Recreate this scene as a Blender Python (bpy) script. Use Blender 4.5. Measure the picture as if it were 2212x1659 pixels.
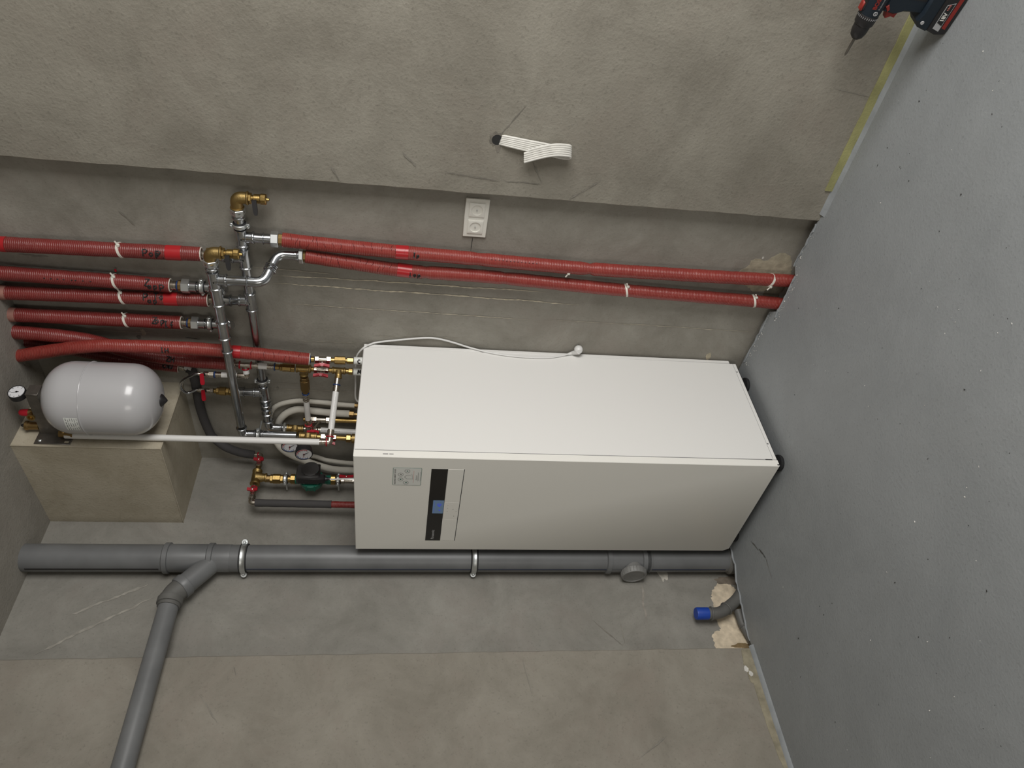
import bpy, bmesh, math, random
from mathutils import Vector, Matrix
random.seed(7)
for o in list(bpy.data.objects): bpy.data.objects.remove(o)
scn = bpy.context.scene
COL = scn.collection

# ------------------------------------------------------------------ camera
# room frame: the niche corner is the origin, x runs along the back wall, -y along the left wall, z is up
CAM = Vector((2.85582, -2.31896, 1.51942))
RIGHT = Vector((0.70799946, 0.7051262, 0.03916386))
UP = Vector((-0.13373525, 0.0794145, 0.98783006))
FWD = Vector((-0.69343468, 0.70462073, -0.15052565))
FPX = 1574.453
cd = bpy.data.cameras.new('camera'); cam = bpy.data.objects.new('camera', cd); COL.objects.link(cam)
cd.sensor_fit = 'HORIZONTAL'; cd.sensor_width = 36.0; cd.lens = FPX * 36.0 / 2212.0
cd.clip_start = 0.05; cd.clip_end = 60
cam.matrix_world = Matrix(((-UP.x, RIGHT.x, -FWD.x, CAM.x), (-UP.y, RIGHT.y, -FWD.y, CAM.y), (-UP.z, RIGHT.z, -FWD.z, CAM.z), (0, 0, 0, 1)))  # phone held on its side
scn.camera = cam

# ------------------------------------------------------------------ light
w = bpy.data.worlds.new('world'); scn.world = w; w.use_nodes = True
w.node_tree.nodes['Background'].inputs[0].default_value = (0.62, 0.70, 0.80, 1)
w.node_tree.nodes['Background'].inputs[1].default_value = 0.25
def area(name, loc, target, sx, sy, power, color):
    l = bpy.data.lights.new(name, 'AREA'); l.shape = 'RECTANGLE'; l.size = sx; l.size_y = sy; l.energy = power; l.color = color
    o = bpy.data.objects.new(name, l); COL.objects.link(o); o.location = loc
    o.rotation_euler = (Vector(target) - Vector(loc)).to_track_quat('-Z', 'Y').to_euler()
    return o
area('window_daylight', (4.32, -1.35, 1.60), (0, -1.35, 1.50), 1.8, 1.6, 105, (1.0, 0.985, 0.955))
area('doorway_daylight', (2.3, -4.92, 1.20), (2.3, 0, 1.2), 1.0, 2.0, 23, (1.0, 0.95, 0.86))
scn.view_settings.view_transform = 'Standard'; scn.view_settings.look = 'None'
scn.cycles.max_bounces = 7; scn.cycles.diffuse_bounces = 3; scn.cycles.glossy_bounces = 3; scn.cycles.transmission_bounces = 4
scn.view_settings.exposure = 0.0; scn.view_settings.gamma = 1.0; scn.view_settings.use_curve_mapping = False

# ------------------------------------------------------------------ where a sight line of the photograph meets a real plane
def _ray(px, py): return RIGHT * (829.5 - py) + UP * (1106 - px) + FWD * FPX
def A(px, py, d=0.0):            # d metres in front of the back wall
    r = _ray(px, py); return CAM + r * ((-d - CAM.y) / r.y)
def A0(p): return A(*p)
def B(px, py, d=0.0):            # d metres in front of the left wall
    r = _ray(px, py); return CAM + r * ((d - CAM.x) / r.x)
def F(px, py, z=0.0):
    r = _ray(px, py); return CAM + r * ((z - CAM.z) / r.z)

# ------------------------------------------------------------------ mesh helpers
X, Y, Z = Vector((1, 0, 0)), Vector((0, 1, 0)), Vector((0, 0, 1))
def frame(d, hint=None):
    d = d.normalized(); h = hint or (Z if abs(d.z) < 0.9 else X)
    u = (h - d * h.dot(d)).normalized(); return u, d.cross(u)
class G:
    def __init__(s): s.v = []; s.f = []
    def add(s, vs, fs):
        o = len(s.v); s.v += [Vector(v) for v in vs]; s.f += [[i + o for i in f] for f in fs]; return s
    def tube(s, pts, r, n=14, cap=True):
        pts = [Vector(p) for p in pts]; m = len(pts); rr = r if isinstance(r, (list, tuple)) else [r] * m
        vs = []; u = None
        for i, p in enumerate(pts):
            t = (pts[min(i + 1, m - 1)] - pts[max(i - 1, 0)]).normalized()
            if u is None: u, v = frame(t)
            else:
                u = (u - t * u.dot(t)).normalized(); v = t.cross(u)
            vs += [p + (u * math.cos(2 * math.pi * k / n) + v * math.sin(2 * math.pi * k / n)) * rr[i] for k in range(n)]
        fs = [[i * n + k, i * n + (k + 1) % n, (i + 1) * n + (k + 1) % n, (i + 1) * n + k] for i in range(m - 1) for k in range(n)]
        if cap: fs += [list(range(n))[::-1], [(m - 1) * n + k for k in range(n)]]
        return s.add(vs, fs)
    def lathe(s, p, d, prof, n=20, hint=None, rot=0.0):
        d = Vector(d).normalized(); u, v = frame(d, hint); p = Vector(p); m = len(prof)
        vs = [p + d * t + (u * math.cos(2 * math.pi * k / n + rot) + v * math.sin(2 * math.pi * k / n + rot)) * r for t, r in prof for k in range(n)]
        fs = [[i * n + k, i * n + (k + 1) % n, (i + 1) * n + (k + 1) % n, (i + 1) * n + k] for i in range(m - 1) for k in range(n)]
        fs += [list(range(n))[::-1], [(m - 1) * n + k for k in range(n)]]
        return s.add(vs, fs)
    def torus(s, c, d, R, r, n=24, k=8):
        d = Vector(d).normalized(); u, v = frame(d); c = Vector(c); vs = []; fs = []
        for i in range(n):
            a = 2 * math.pi * i / n; e = u * math.cos(a) + v * math.sin(a)
            vs += [c + e * (R + r * math.cos(2 * math.pi * j / k)) + d * (r * math.sin(2 * math.pi * j / k)) for j in range(k)]
        for i in range(n):
            for j in range(k):
                fs.append([i * k + j, ((i + 1) % n) * k + j, ((i + 1) % n) * k + (j + 1) % k, i * k + (j + 1) % k])
        return s.add(vs, fs)
    def hull(s, pts):
        bm = bmesh.new()
        for p in pts: bm.verts.new(p)
        r = bmesh.ops.convex_hull(bm, input=bm.verts[:])
        junk = list({e for e in r['geom_interior'] + r['geom_unused'] if isinstance(e, bmesh.types.BMVert)})
        if junk: bmesh.ops.delete(bm, geom=junk, context='VERTS')
        bmesh.ops.dissolve_limit(bm, angle_limit=0.01, verts=bm.verts[:], edges=bm.edges[:])
        bm.verts.index_update(); s.add([v.co.copy() for v in bm.verts], [[v.index for v in f.verts] for f in bm.faces]); bm.free(); return s
    def box(s, lo, hi, b=0.0, ax=None, org=None):
        lo, hi = Vector(lo), Vector(hi); pts = []
        for sx in (0, 1):
            for sy in (0, 1):
                for sz in (0, 1):
                    c = [hi[0] if sx else lo[0], hi[1] if sy else lo[1], hi[2] if sz else lo[2]]
                    ins = [(-b if t else b) for t in (sx, sy, sz)]
                    if b <= 0: pts.append(Vector(c))
                    else:
                        for k in range(3):
                            q = [c[j] + (0 if j == k else ins[j]) for j in range(3)]; pts.append(Vector(q))
        if ax: pts = [org + ax[0] * q.x + ax[1] * q.y + ax[2] * q.z for q in pts]
        return s.hull(pts)
    def prism(s, poly, org, U, V, N, t, b=0.0):
        """flat outline poly (u, v) swept t along N; b rounds the rims a little"""
        k = len(poly); cu = sum(p[0] for p in poly) / k; cv = sum(p[1] for p in poly) / k
        def ring(h, sh):
            out = []
            for (pu, pv) in poly:
                L = math.hypot(pu - cu, pv - cv) or 1
                q = ((pu - cu) * (1 - sh / L) + cu, (pv - cv) * (1 - sh / L) + cv)
                out.append(org + U * q[0] + V * q[1] + N * h)
            return out
        lv = [(0, b), (b, 0), (t - b, 0), (t, b)] if b > 0 else [(0, 0), (t, 0)]
        vs = [p for h, sh in lv for p in ring(h, sh)]; m = len(lv)
        fs = [[i * k + j, i * k + (j + 1) % k, (i + 1) * k + (j + 1) % k, (i + 1) * k + j] for i in range(m - 1) for j in range(k)]
        fs += [list(range(k))[::-1], [(m - 1) * k + j for j in range(k)]]
        return s.add(vs, fs)
def fillet(pts, r, n=7):
    pts = [Vector(p) for p in pts]; out = [pts[0]]
    for i in range(1, len(pts) - 1):
        a, b, c = pts[i - 1], pts[i], pts[i + 1]; d1 = (a - b); d2 = (c - b)
        rr = min(r, d1.length * .49, d2.length * .49); p, q = b + d1.normalized() * rr, b + d2.normalized() * rr
        for k in range(n + 1):
            t = k / n; out.append(p * (1 - t) ** 2 + b * 2 * t * (1 - t) + q * t * t)
    out.append(pts[-1]); return out
def spline(pts, n=8):
    pts = [Vector(p) for p in pts]; P = [pts[0] * 2 - pts[1]] + pts + [pts[-1] * 2 - pts[-2]]; out = []
    for i in range(1, len(P) - 2):
        a, b, c, d = P[i - 1:i + 3]
        for k in range(n):
            t = k / n; out.append(.5 * ((2 * b) + (c - a) * t + (2 * a - 5 * b + 4 * c - d) * t * t + (3 * b - a - 3 * c + d) * t ** 3))
    out.append(pts[-1]); return out

def wloc(o):
    p = Vector((0, 0, 0))
    while o: p += o.location; o = o.parent
    return p
def meshobj(name, g, mat, parent=None, loc=None, angle=38):
    base = wloc(parent) if parent else Vector((0, 0, 0))
    if loc is None: loc = Vector((0, 0, 0)) if parent else sum(g.v, Vector((0, 0, 0))) / len(g.v)
    me = bpy.data.meshes.new(name); off = base + Vector(loc)
    me.from_pydata([tuple(v - off) for v in g.v], [], g.f)
    bm = bmesh.new(); bm.from_mesh(me); bmesh.ops.recalc_face_normals(bm, faces=bm.faces[:]); bm.to_mesh(me); bm.free()
    me.polygons.foreach_set('use_smooth', [True] * len(me.polygons)); me.set_sharp_from_angle(angle=math.radians(angle))
    me.materials.append(mat); o = bpy.data.objects.new(name, me); COL.objects.link(o); o.location = loc
    if parent: o.parent = parent
    return o
def tag(o, label=None, cat=None, group=None, kind=None):
    for k, v in (('label', label), ('category', cat), ('group', group), ('kind', kind)):
        if v: o[k] = v
    return o
def thing(name, loc, label, cat, group=None):
    o = bpy.data.objects.new(name, None); COL.objects.link(o); o.location = Vector(loc); o.empty_display_size = .05
    return tag(o, label, cat, group)
def part(name, g, mat, parent, label=None, angle=38): return tag(meshobj(name, g, mat, parent, None, angle), label)
def solo(name, g, mat, label, cat, group=None, kind=None): return tag(meshobj(name, g, mat), label, cat, group, kind)
def struct(name, g, mat, label=None): return tag(meshobj(name, g, mat), label, None, None, 'structure')

def text_geo(txt, size, org, U, V, N, depth=0.0004, align='LEFT', bold=0.0):
    cu = bpy.data.curves.new('lettering', 'FONT'); cu.body = txt; cu.size = size; cu.align_x = align; cu.align_y = 'CENTER'; cu.offset = bold; cu.resolution_u = 3
    ob = bpy.data.objects.new('lettering', cu); COL.objects.link(ob); bpy.context.view_layer.update()
    me = bpy.data.meshes.new_from_object(ob.evaluated_get(bpy.context.evaluated_depsgraph_get()))
    g = G(); g.add([org + U * v.co.x + V * v.co.y + N * depth for v in me.vertices], [list(p.vertices) for p in me.polygons])
    bpy.data.objects.remove(ob); bpy.data.curves.remove(cu); bpy.data.meshes.remove(me); return g

# ------------------------------------------------------------------ materials
def new_mat(name):
    m = bpy.data.materials.new(name); m.use_nodes = True; nt = m.node_tree
    return m, nt, nt.nodes['Principled BSDF']
def N(nt, kind, **kw):
    n = nt.nodes.new(kind)
    for k, v in kw.items():
        if k.startswith('i_'):
            key = k[2:]; n.inputs[int(key) if key.isdigit() else key].default_value = v
        else: setattr(n, k, v)
    return n
def math_(nt, op, a, b=None, clamp=False):
    n = nt.nodes.new('ShaderNodeMath'); n.operation = op; n.use_clamp = clamp
    for i, q in enumerate((a, b)):
        if q is None: continue
        if isinstance(q, (int, float)): n.inputs[i].default_value = q
        else: nt.links.new(q, n.inputs[i])
    return n.outputs[0]
def plain(name, col, rough=.5, metal=0.0, spec=None, bump=0.0, scale=200.0, var=0.0, vscale=12.0, coat=0.0):
    m, nt, p = new_mat(name); p.inputs['Base Color'].default_value = (*col, 1); p.inputs['Roughness'].default_value = rough; p.inputs['Metallic'].default_value = metal
    if spec is not None: p.inputs['Specular IOR Level'].default_value = spec
    if coat: p.inputs['Coat Weight'].default_value = coat; p.inputs['Coat Roughness'].default_value = .12
    tc = N(nt, 'ShaderNodeTexCoord')
    if var:
        no = N(nt, 'ShaderNodeTexNoise'); no.inputs['Scale'].default_value = vscale; no.inputs['Detail'].default_value = 5; nt.links.new(tc.outputs['Object'], no.inputs['Vector'])
        mx = N(nt, 'ShaderNodeMix', data_type='RGBA'); mx.inputs[6].default_value = (*[c * (1 - var) for c in col], 1); mx.inputs[7].default_value = (*[min(1, c * (1 + var)) for c in col], 1)
        rp = N(nt, 'ShaderNodeMapRange'); rp.inputs[1].default_value = .3; rp.inputs[2].default_value = .7; nt.links.new(no.outputs[0], rp.inputs[0]); nt.links.new(rp.outputs[0], mx.inputs[0]); nt.links.new(mx.outputs[2], p.inputs['Base Color'])
    if bump:
        no = N(nt, 'ShaderNodeTexNoise'); no.inputs['Scale'].default_value = scale; no.inputs['Detail'].default_value = 3; nt.links.new(tc.outputs['Object'], no.inputs['Vector'])
        b = N(nt, 'ShaderNodeBump'); b.inputs['Strength'].default_value = bump; b.inputs['Distance'].default_value = .002; nt.links.new(no.outputs[0], b.inputs['Height']); nt.links.new(b.outputs[0], p.inputs['Normal'])
    return m

MARKS = {}
def plaster(name, c_lo, c_hi, tint, rough=.85, bump=.35, uv='xz', lines=(), blobs=(), grain=1.0):
    """trowelled cement plaster: cloudy tone, finer mottling, grain relief; scratches and patches are built as slivers on the wall"""
    m, nt, p = new_mat(name); L = nt.links.new; MARKS[name] = (uv, lines, blobs)
    pos = N(nt, 'ShaderNodeNewGeometry').outputs['Position']
    def noise(sc, det, ro=.6, dist=0.0):
        n = N(nt, 'ShaderNodeTexNoise'); n.inputs['Scale'].default_value = sc; n.inputs['Detail'].default_value = det; n.inputs['Roughness'].default_value = ro; n.inputs['Distortion'].default_value = dist
        L(pos, n.inputs['Vector']); return n
    mid = noise(3.2, 7, .72, .35); fine = noise(110, 1.5, .6)
    mr = N(nt, 'ShaderNodeMapRange'); mr.inputs[1].default_value = .34; mr.inputs[2].default_value = .66; L(mid.outputs[0], mr.inputs[0])
    mx = N(nt, 'ShaderNodeMix', data_type='RGBA'); mx.inputs[6].default_value = (*c_lo, 1); mx.inputs[7].default_value = (*c_hi, 1); L(mr.outputs[0], mx.inputs[0])
    sx = N(nt, 'ShaderNodeSeparateColor'); L(mid.outputs['Color'], sx.inputs[0])
    tm = N(nt, 'ShaderNodeMapRange'); tm.inputs[1].default_value = .5; tm.inputs[2].default_value = .68; tm.inputs[4].default_value = .55; L(sx.outputs[1], tm.inputs[0])
    m2 = N(nt, 'ShaderNodeMix', data_type='RGBA'); m2.inputs[7].default_value = (*tint, 1); L(mx.outputs[2], m2.inputs[6]); L(tm.outputs[0], m2.inputs[0])
    fm = N(nt, 'ShaderNodeMapRange'); fm.inputs[1].default_value = .60; fm.inputs[2].default_value = .76; fm.inputs[4].default_value = .35 * grain; L(fine.outputs[0], fm.inputs[0])
    m3 = N(nt, 'ShaderNodeMix', data_type='RGBA'); m3.inputs[7].default_value = (*[c * .6 for c in c_lo], 1); L(m2.outputs[2], m3.inputs[6]); L(fm.outputs[0], m3.inputs[0])
    L(m3.outputs[2], p.inputs['Base Color']); p.inputs['Roughness'].default_value = rough; p.inputs['Specular IOR Level'].default_value = .25
    bh = math_(nt, 'ADD', math_(nt, 'MULTIPLY', fine.outputs[0], .3 * grain), math_(nt, 'MULTIPLY', mid.outputs[0], .9))
    b = N(nt, 'ShaderNodeBump'); b.inputs['Strength'].default_value = bump; b.inputs['Distance'].default_value = .012; L(bh, b.inputs['Height']); L(b.outputs[0], p.inputs['Normal'])
    return m
_mk = {}
def mark_mat(col):
    k = tuple(round(c, 3) for c in col)
    if k not in _mk: _mk[k] = plain('plaster_mark', k, .9, spec=.2, bump=.5, scale=110, var=.22, vscale=30)
    return _mk[k]
def mark_geometry(wall, matname, plane, umin=-9.0, umax=9.0, vmin=-9.0):
    """scratches, smears and patches as thin slivers lying on the wall; plane(u, v, lift) gives the point in the room"""
    uv, lines, blobs = MARKS[matname]; rnd = random.Random(len(lines) * 7 + len(blobs)); h = .0006
    def mixc(c, k, base): return tuple(c[i] * k + base[i] * (1 - k) for i in range(3))
    base = (.30, .28, .245)
    for (c, ru, rv, col, k, amp) in blobs:
        n = 72; ph = [rnd.uniform(0, 6.28) for _ in range(9)]; out = []
        for i in range(n):
            a = 6.2832 * i / n; q = 1 + .075 * amp * sum(math.sin((j + 2) * a + ph[j]) / (1 + j * .35) for j in range(9)) * .9 + rnd.uniform(-.035, .035) * amp
            out.append((max(umin, min(umax, c[0] + ru * q * math.cos(a))), max(vmin, c[1] + rv * q * math.sin(a))))
        h += .00007
        g = G(); g.add([plane(c[0], c[1], h)] + [plane(u, v, h) for u, v in out] + [plane(u, v, -.001) for u, v in out], [[0, 1 + i, 1 + (i + 1) % n] for i in range(n)] + [[1 + i, 1 + n + i, 1 + n + (i + 1) % n, 1 + (i + 1) % n] for i in range(n)])
        part('plaster_patch', g, mark_mat(mixc(col, k, base)), wall)
    h = .0014
    for (a, b, wd, col, k) in lines:
        L = math.hypot(b[0] - a[0], b[1] - a[1]); du, dv = (b[0] - a[0]) / L, (b[1] - a[1]) / L; n = max(6, int(L / .012)); g = G(); vs = []; o1 = 0; h += .00005
        for i in range(n + 1):
            t = i / n; o1 = o1 * .8 + rnd.uniform(-1, 1) * wd * .35; w_ = wd * .8 * rnd.uniform(.25, 1.0) * min(1, 6 * t + .15, 6 * (1 - t) + .15)
            cu, cv = a[0] + (b[0] - a[0]) * t - dv * o1, a[1] + (b[1] - a[1]) * t + du * o1
            vs += [plane(cu - dv * w_, cv + du * w_, h), plane(cu + dv * w_, cv - du * w_, h)]
        g.add(vs, [[2 * i, 2 * i + 1, 2 * i + 3, 2 * i + 2] for i in range(n)])
        part('scratch', g, mark_mat(mixc(col, k, base)), wall)
def sleeve_mat(name, col, ring=315.0, rough=.36, wear=.18, dust=(.42, .26, .22)):
    """corrugated foil sleeve: fine rings across the run, worn pale wrinkles"""
    m, nt, p = new_mat(name); L = nt.links.new; tc = N(nt, 'ShaderNodeNewGeometry'); pos = tc.outputs['Position']
    wv = N(nt, 'ShaderNodeTexWave', bands_direction='Z'); wv.inputs['Scale'].default_value = ring / 6.283; wv.inputs['Distortion'].default_value = 1.2; wv.inputs['Detail'].default_value = 1; wv.inputs['Detail Scale'].default_value = 3; L(pos, wv.inputs['Vector'])
    no = N(nt, 'ShaderNodeTexNoise'); no.inputs['Scale'].default_value = 45; no.inputs['Detail'].default_value = 2.5; L(pos, no.inputs['Vector'])
    n2 = N(nt, 'ShaderNodeTexNoise'); n2.inputs['Scale'].default_value = 9; n2.inputs['Detail'].default_value = 3; L(pos, n2.inputs['Vector'])
    mx = N(nt, 'ShaderNodeMix', data_type='RGBA'); mx.inputs[6].default_value = (*[c * .8 for c in col], 1); mx.inputs[7].default_value = (*[c * 1.18 for c in col], 1); L(n2.outputs[0], mx.inputs[0])
    k = N(nt, 'ShaderNodeMapRange'); k.inputs[1].default_value = .58; k.inputs[2].default_value = .8; L(math_(nt, 'MULTIPLY', math_(nt, 'ADD', no.outputs[0], wv.outputs['Fac']), .5), k.inputs[0])
    m2 = N(nt, 'ShaderNodeMix', data_type='RGBA'); m2.inputs[7].default_value = (*dust, 1); L(mx.outputs[2], m2.inputs[6]); L(math_(nt, 'MULTIPLY', k.outputs[0], wear), m2.inputs[0])
    L(m2.outputs[2], p.inputs['Base Color']); p.inputs['Roughness'].default_value = rough
    b = N(nt, 'ShaderNodeBump'); b.inputs['Strength'].default_value = .62; b.inputs['Distance'].default_value = .002; L(math_(nt, 'ADD', math_(nt, 'MULTIPLY', wv.outputs['Fac'], .6), no.outputs[0]), b.inputs['Height']); L(b.outputs[0], p.inputs['Normal'])
    return m

def wa(px, py, d=0): q = A(px, py, d); return (q.x, q.z)
def wb(px, py, d=0): q = B(px, py, d); return (q.y, q.z)
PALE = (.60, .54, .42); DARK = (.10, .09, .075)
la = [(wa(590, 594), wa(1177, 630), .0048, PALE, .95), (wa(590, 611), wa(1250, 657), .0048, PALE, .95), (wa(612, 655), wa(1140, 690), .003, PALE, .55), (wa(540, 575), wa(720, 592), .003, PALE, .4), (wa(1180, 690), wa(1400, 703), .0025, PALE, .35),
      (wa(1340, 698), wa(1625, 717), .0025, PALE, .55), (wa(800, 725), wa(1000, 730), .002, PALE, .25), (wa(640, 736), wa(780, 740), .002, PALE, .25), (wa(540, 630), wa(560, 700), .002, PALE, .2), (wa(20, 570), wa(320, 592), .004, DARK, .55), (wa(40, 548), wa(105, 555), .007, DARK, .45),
      (wa(190, 712), wa(330, 718), .004, PALE, .5), (wa(570, 838), wa(760, 845), .0016, PALE, .4), (wa(580, 826), wa(700, 832), .0016, PALE, .25), (wa(1021, 512), wa(1015, 550), .0016, (.03, .03, .03), .95), (wa(255, 455), wa(293, 486), .004, DARK, .4), (wa(400, 728), wa(435, 732), .003, (.02, .02, .02), .8)]
ba = [(wa(1655, 590), .09, .10, (.42, .38, .28), .85, 1.4), (wa(1672, 630), .05, .04, (.17, .15, .11), .9, 1.6), (wa(1530, 770), .020, .012, (.50, .44, .32), .8, 1.6), (wa(310, 718), .016, .010, (.5, .44, .34), .7, 1.6), (wa(300, 728), .010, .008, (.08, .07, .06), .7, 1.5),
      (wa(600, 838), .010, .006, (.12, .11, .09), .5, 1.6), (wa(1648, 557), .006, .004, (.75, .73, .68), .9, .6)]
lb = [(wb(150, 1330), wb(320, 1265), .009, (.32, .308, .276), .35), (wb(75, 1415), wb(330, 1290), .008, (.31, .298, .266), .35), (wb(1280, 1340), wb(1345, 1395), .004, DARK, .4), (wb(1385, 1265), wb(1395, 1345), .010, (.28, .25, .22), .4), (wb(1340, 1345), wb(1350, 1390), .003, DARK, .35)]
bb = [(wb(1585, 1375), .10, .095, (.66, .56, .42), 1.0, 1.5), (wb(1572, 1300), .085, .085, (.66, .56, .42), 1.0, 1.6), (wb(1605, 1340), .13, .085, (.66, .56, .42), 1.0, 1.2), (wb(1607, 1395), .012, .05, (.20, .13, .05), .85, 1.5), (wb(1430, 1236), .045, .022, (.52, .49, .43), .85, 1.8), (wb(1575, 1255), .02, .07, (.16, .13, .10), .85, 1.6)]
M_NICHE = plaster('cement_plaster_back', (.226, .212, .180), (.338, .321, .281), (.270, .240, .208), uv='xz', lines=la, blobs=ba, bump=.2)
M_LEFT = plaster('cement_plaster_left', (.200, .191, .168), (.288, .276, .247), (.240, .216, .192), uv='yz', lines=lb, blobs=bb, bump=.2)
lr = [(wa(1080, 292, .06), wa(1137, 228, .06), .0035, DARK, .55), (wa(1148, 345, .06), wa(1170, 395, .06), .003, DARK, .5), (wa(960, 372, .06), wa(1080, 390, .06), .003, DARK, .55), (wa(1090, 391, .06), wa(1170, 397, .06), .003, DARK, .45), (wa(870, 330, .06), wa(900, 360, .06), .005, DARK, .3), (wa(715, 360, .06), wa(735, 390, .06), .004, DARK, .35),
      (wa(1800, 190, .06), wa(1885, 210, .06), .002, DARK, .35), (wa(1230, 430, .06), wa(1300, 390, .06), .004, DARK, .3)]
br = [(wa(1073, 303, .06), .028, .024, (.13, .115, .095), .6, 2.4)]
M_RIGHT = plaster('rough_cement_right', (.215, .198, .164), (.300, .280, .236), (.240, .211, .176), uv='xz', lines=lr, blobs=br, bump=.30, grain=1.1)
ll = [(wb(1130, 1395 + 30, .05), wb(1150, 1500, .05), .003, DARK, .3), (wb(430, 1500, .05), wb(470, 1560, .05), .004, DARK, .35), (wb(505, 1440, .05), wb(510, 1460, .05), .002, DARK, .5), (wb(1380, 1640, .05), wb(1440, 1590, .05), .004, DARK, .3)]
bl = [(wb(1660, 1500, .05), .5, .05, (.27, .24, .165), .8, .9), (wb(1632, 1440, .05), .09, .05, (.27, .24, .165), .8, .8), (wb(1612, 1445, .05), .012, .010, (.68, .66, .62), .95, 1.2), (wb(1622, 1455, .05), .012, .008, (.68, .66, .62), .95, 1.2)]
M_LEFT2 = plaster('rough_cement_left', (.208, .190, .158), (.282, .261, .222), (.240, .206, .174), uv='yz', lines=ll, blobs=bl, bump=.26, grain=.9)
M_SOFFIT = plaster('beige_board_filler', (.36, .315, .235), (.47, .425, .335), (.50, .45, .36), uv='xz', bump=.26, grain=.9)
M_CEIL = plaster('ceiling_plaster', (.24, .225, .195), (.32, .30, .265), (.28, .255, .225), uv='xy', bump=.3)
fl = [(tuple(F(1560 + 80, 1185, 0).xy), tuple(F(1655, 1205, 0).xy), .006, (.07, .07, .065), .9), (tuple(F(1622, 1168, 0).xy), tuple(F(1640, 1190, 0).xy), .004, (.07, .07, .065), .8), (tuple(F(1655, 1205, 0).xy), tuple(F(1668, 1250, 0).xy), .0025, (.10, .10, .09), .5)]
M_FLOOR = plaster('grey_floor_paint', (.255, .269, .277), (.291, .306, .315), (.265, .277, .282), rough=.5, uv='xy', bump=.20, lines=fl, grain=1.1)
M_FLOOR.node_tree.nodes['Principled BSDF'].inputs['Specular IOR Level'].default_value = .35
M_DIRT = plain('dirty_screed', (.10, .085, .065), .95, bump=.8, scale=60, var=.5, vscale=20)
M_SEAL = plain('floor_paint_upstand', (.275, .292, .305), .6, bump=.4, scale=90, var=.15)
M_FOAM = plain('yellow_edge_foam', (.315, .305, .135), .9, bump=.5, scale=150, var=.25, vscale=9)
M_RED = sleeve_mat('red_foil_sleeve', (.185, .022, .020))
M_RED2 = sleeve_mat('red_foil_sleeve_scuffed', (.245, .030, .024), wear=.26, dust=(.46, .20, .15))
M_DUSTRED = plain('dusty_red_foil', (.30, .14, .11), .8, bump=.4, scale=90, var=.3)
M_RTAPE = plain('bright_red_tape', (.38, .014, .018), .3, bump=.15, scale=60)
M_DARKRUB = plain('black_rubber', (.014, .014, .015), .7)
M_TIE = plain('white_nylon_tie', (.70, .67, .60), .45)
M_INK = plain('black_marker_ink', (.012, .010, .010), .5)
M_STEEL = plain('galvanised_steel', (.47, .485, .505), .22, 1.0, var=.12, vscale=30)
M_STEELD = plain('zinc_hex_nut', (.66, .68, .68), .42, 1.0)
M_NICKEL = plain('nickel_plated_fitting', (.52, .475, .41), .27, 1.0)
M_BRASS = plain('brass', (.42, .285, .105), .34, 1.0, bump=.12, scale=160, var=.1)
M_BRASSR = plain('cast_brass', (.37, .26, .105), .45, 1.0, bump=.3, scale=220)
M_BRASSD = plain('dull_brass', (.30, .20, .085), .45, 1.0)
M_WHITE = plain('white_plastic_pipe', (.72, .71, .69), .35)
M_FOAMW = plain('white_foam_lagging', (.63, .60, .53), .8, bump=.25, scale=90, var=.06)
M_GREYL = plain('dark_grey_foam_lagging', (.050, .047, .047), .85, bump=.25, scale=160)
M_PVC = plain('grey_pvc', (.142, .145, .147), .42, var=.16, vscale=7, bump=.06, scale=20)
M_PVCL = plain('light_grey_pvc', (.200, .198, .190), .5, var=.15, vscale=15)
M_PVCD = plain('dull_grey_pvc', (.115, .113, .106), .55, var=.15)
M_BLUE = plain('blue_tape', (.010, .055, .36), .45, bump=.15, scale=80)
M_BLUER = plain('blue_ring', (.015, .045, .16), .45)
M_REDR = plain('red_plastic', (.40, .010, .022), .38)
M_CAB = plain('white_lacquered_sheet', (.80, .79, .765), .42)
M_CABF = plain('white_lacquered_front', (.84, .825, .775), .40)
M_GAP = plain('dark_gap', (.02, .02, .02), .8)
M_GLOSSBLK = plain('black_glossy_panel', (.010, .009, .009), .22)
M_TANK = plain('white_enamel_vessel', (.45, .445, .455), .24, coat=.3)
M_BRK = plain('brushed_dark_steel', (.20, .185, .165), .42, .85, var=.15, vscale=40)
M_BLACK = plain('black_plastic', (.016, .015, .016), .42)
M_CHAR = plain('charcoal_plastic', (.040, .038, .038), .5)
M_GREEN = plain('green_cast_iron', (.008, .115, .075), .42, bump=.15, scale=120)
M_DIAL = plain('white_dial', (.72, .72, .74), .35)
M_SOCK = plain('white_socket_plastic', (.78, .76, .70), .28)
M_PLUG = plain('white_cable_pvc', (.74, .735, .72), .38)
M_FLAT = plain('off_white_cable_pvc', (.66, .645, .60), .5, var=.08, vscale=60)
M_STRIPE = plain('dark_blue_print', (.030, .036, .060), .5)
M_NAVY = plain('navy_plastic', (.007, .014, .023), .5)
M_DRED = plain('drill_red_plastic', (.26, .022, .016), .5)
M_LBL = plain('label_paper', (.72, .73, .70), .5)
M_GRN = plain('green_print', (.03, .13, .10), .5)
M_GREYP = plain('grey_print', (.13, .13, .13), .5)
M_LOGO = plain('silver_print', (.42, .42, .43), .4)
M_PINK = plain('pale_red_print', (.62, .20, .17), .5)
M_CRUMB = plain('white_plaster_crumb', (.75, .73, .69), .8)
M_SPECK = plain('dark_grit', (.035, .033, .03), .9)
m, nt, p = new_mat('blue_lcd'); p.inputs['Base Color'].default_value = (.10, .16, .26, 1); p.inputs['Emission Color'].default_value = (.17, .27, .42, 1); p.inputs['Emission Strength'].default_value = .17; p.inputs['Roughness'].default_value = .3; M_LCD = m
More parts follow.
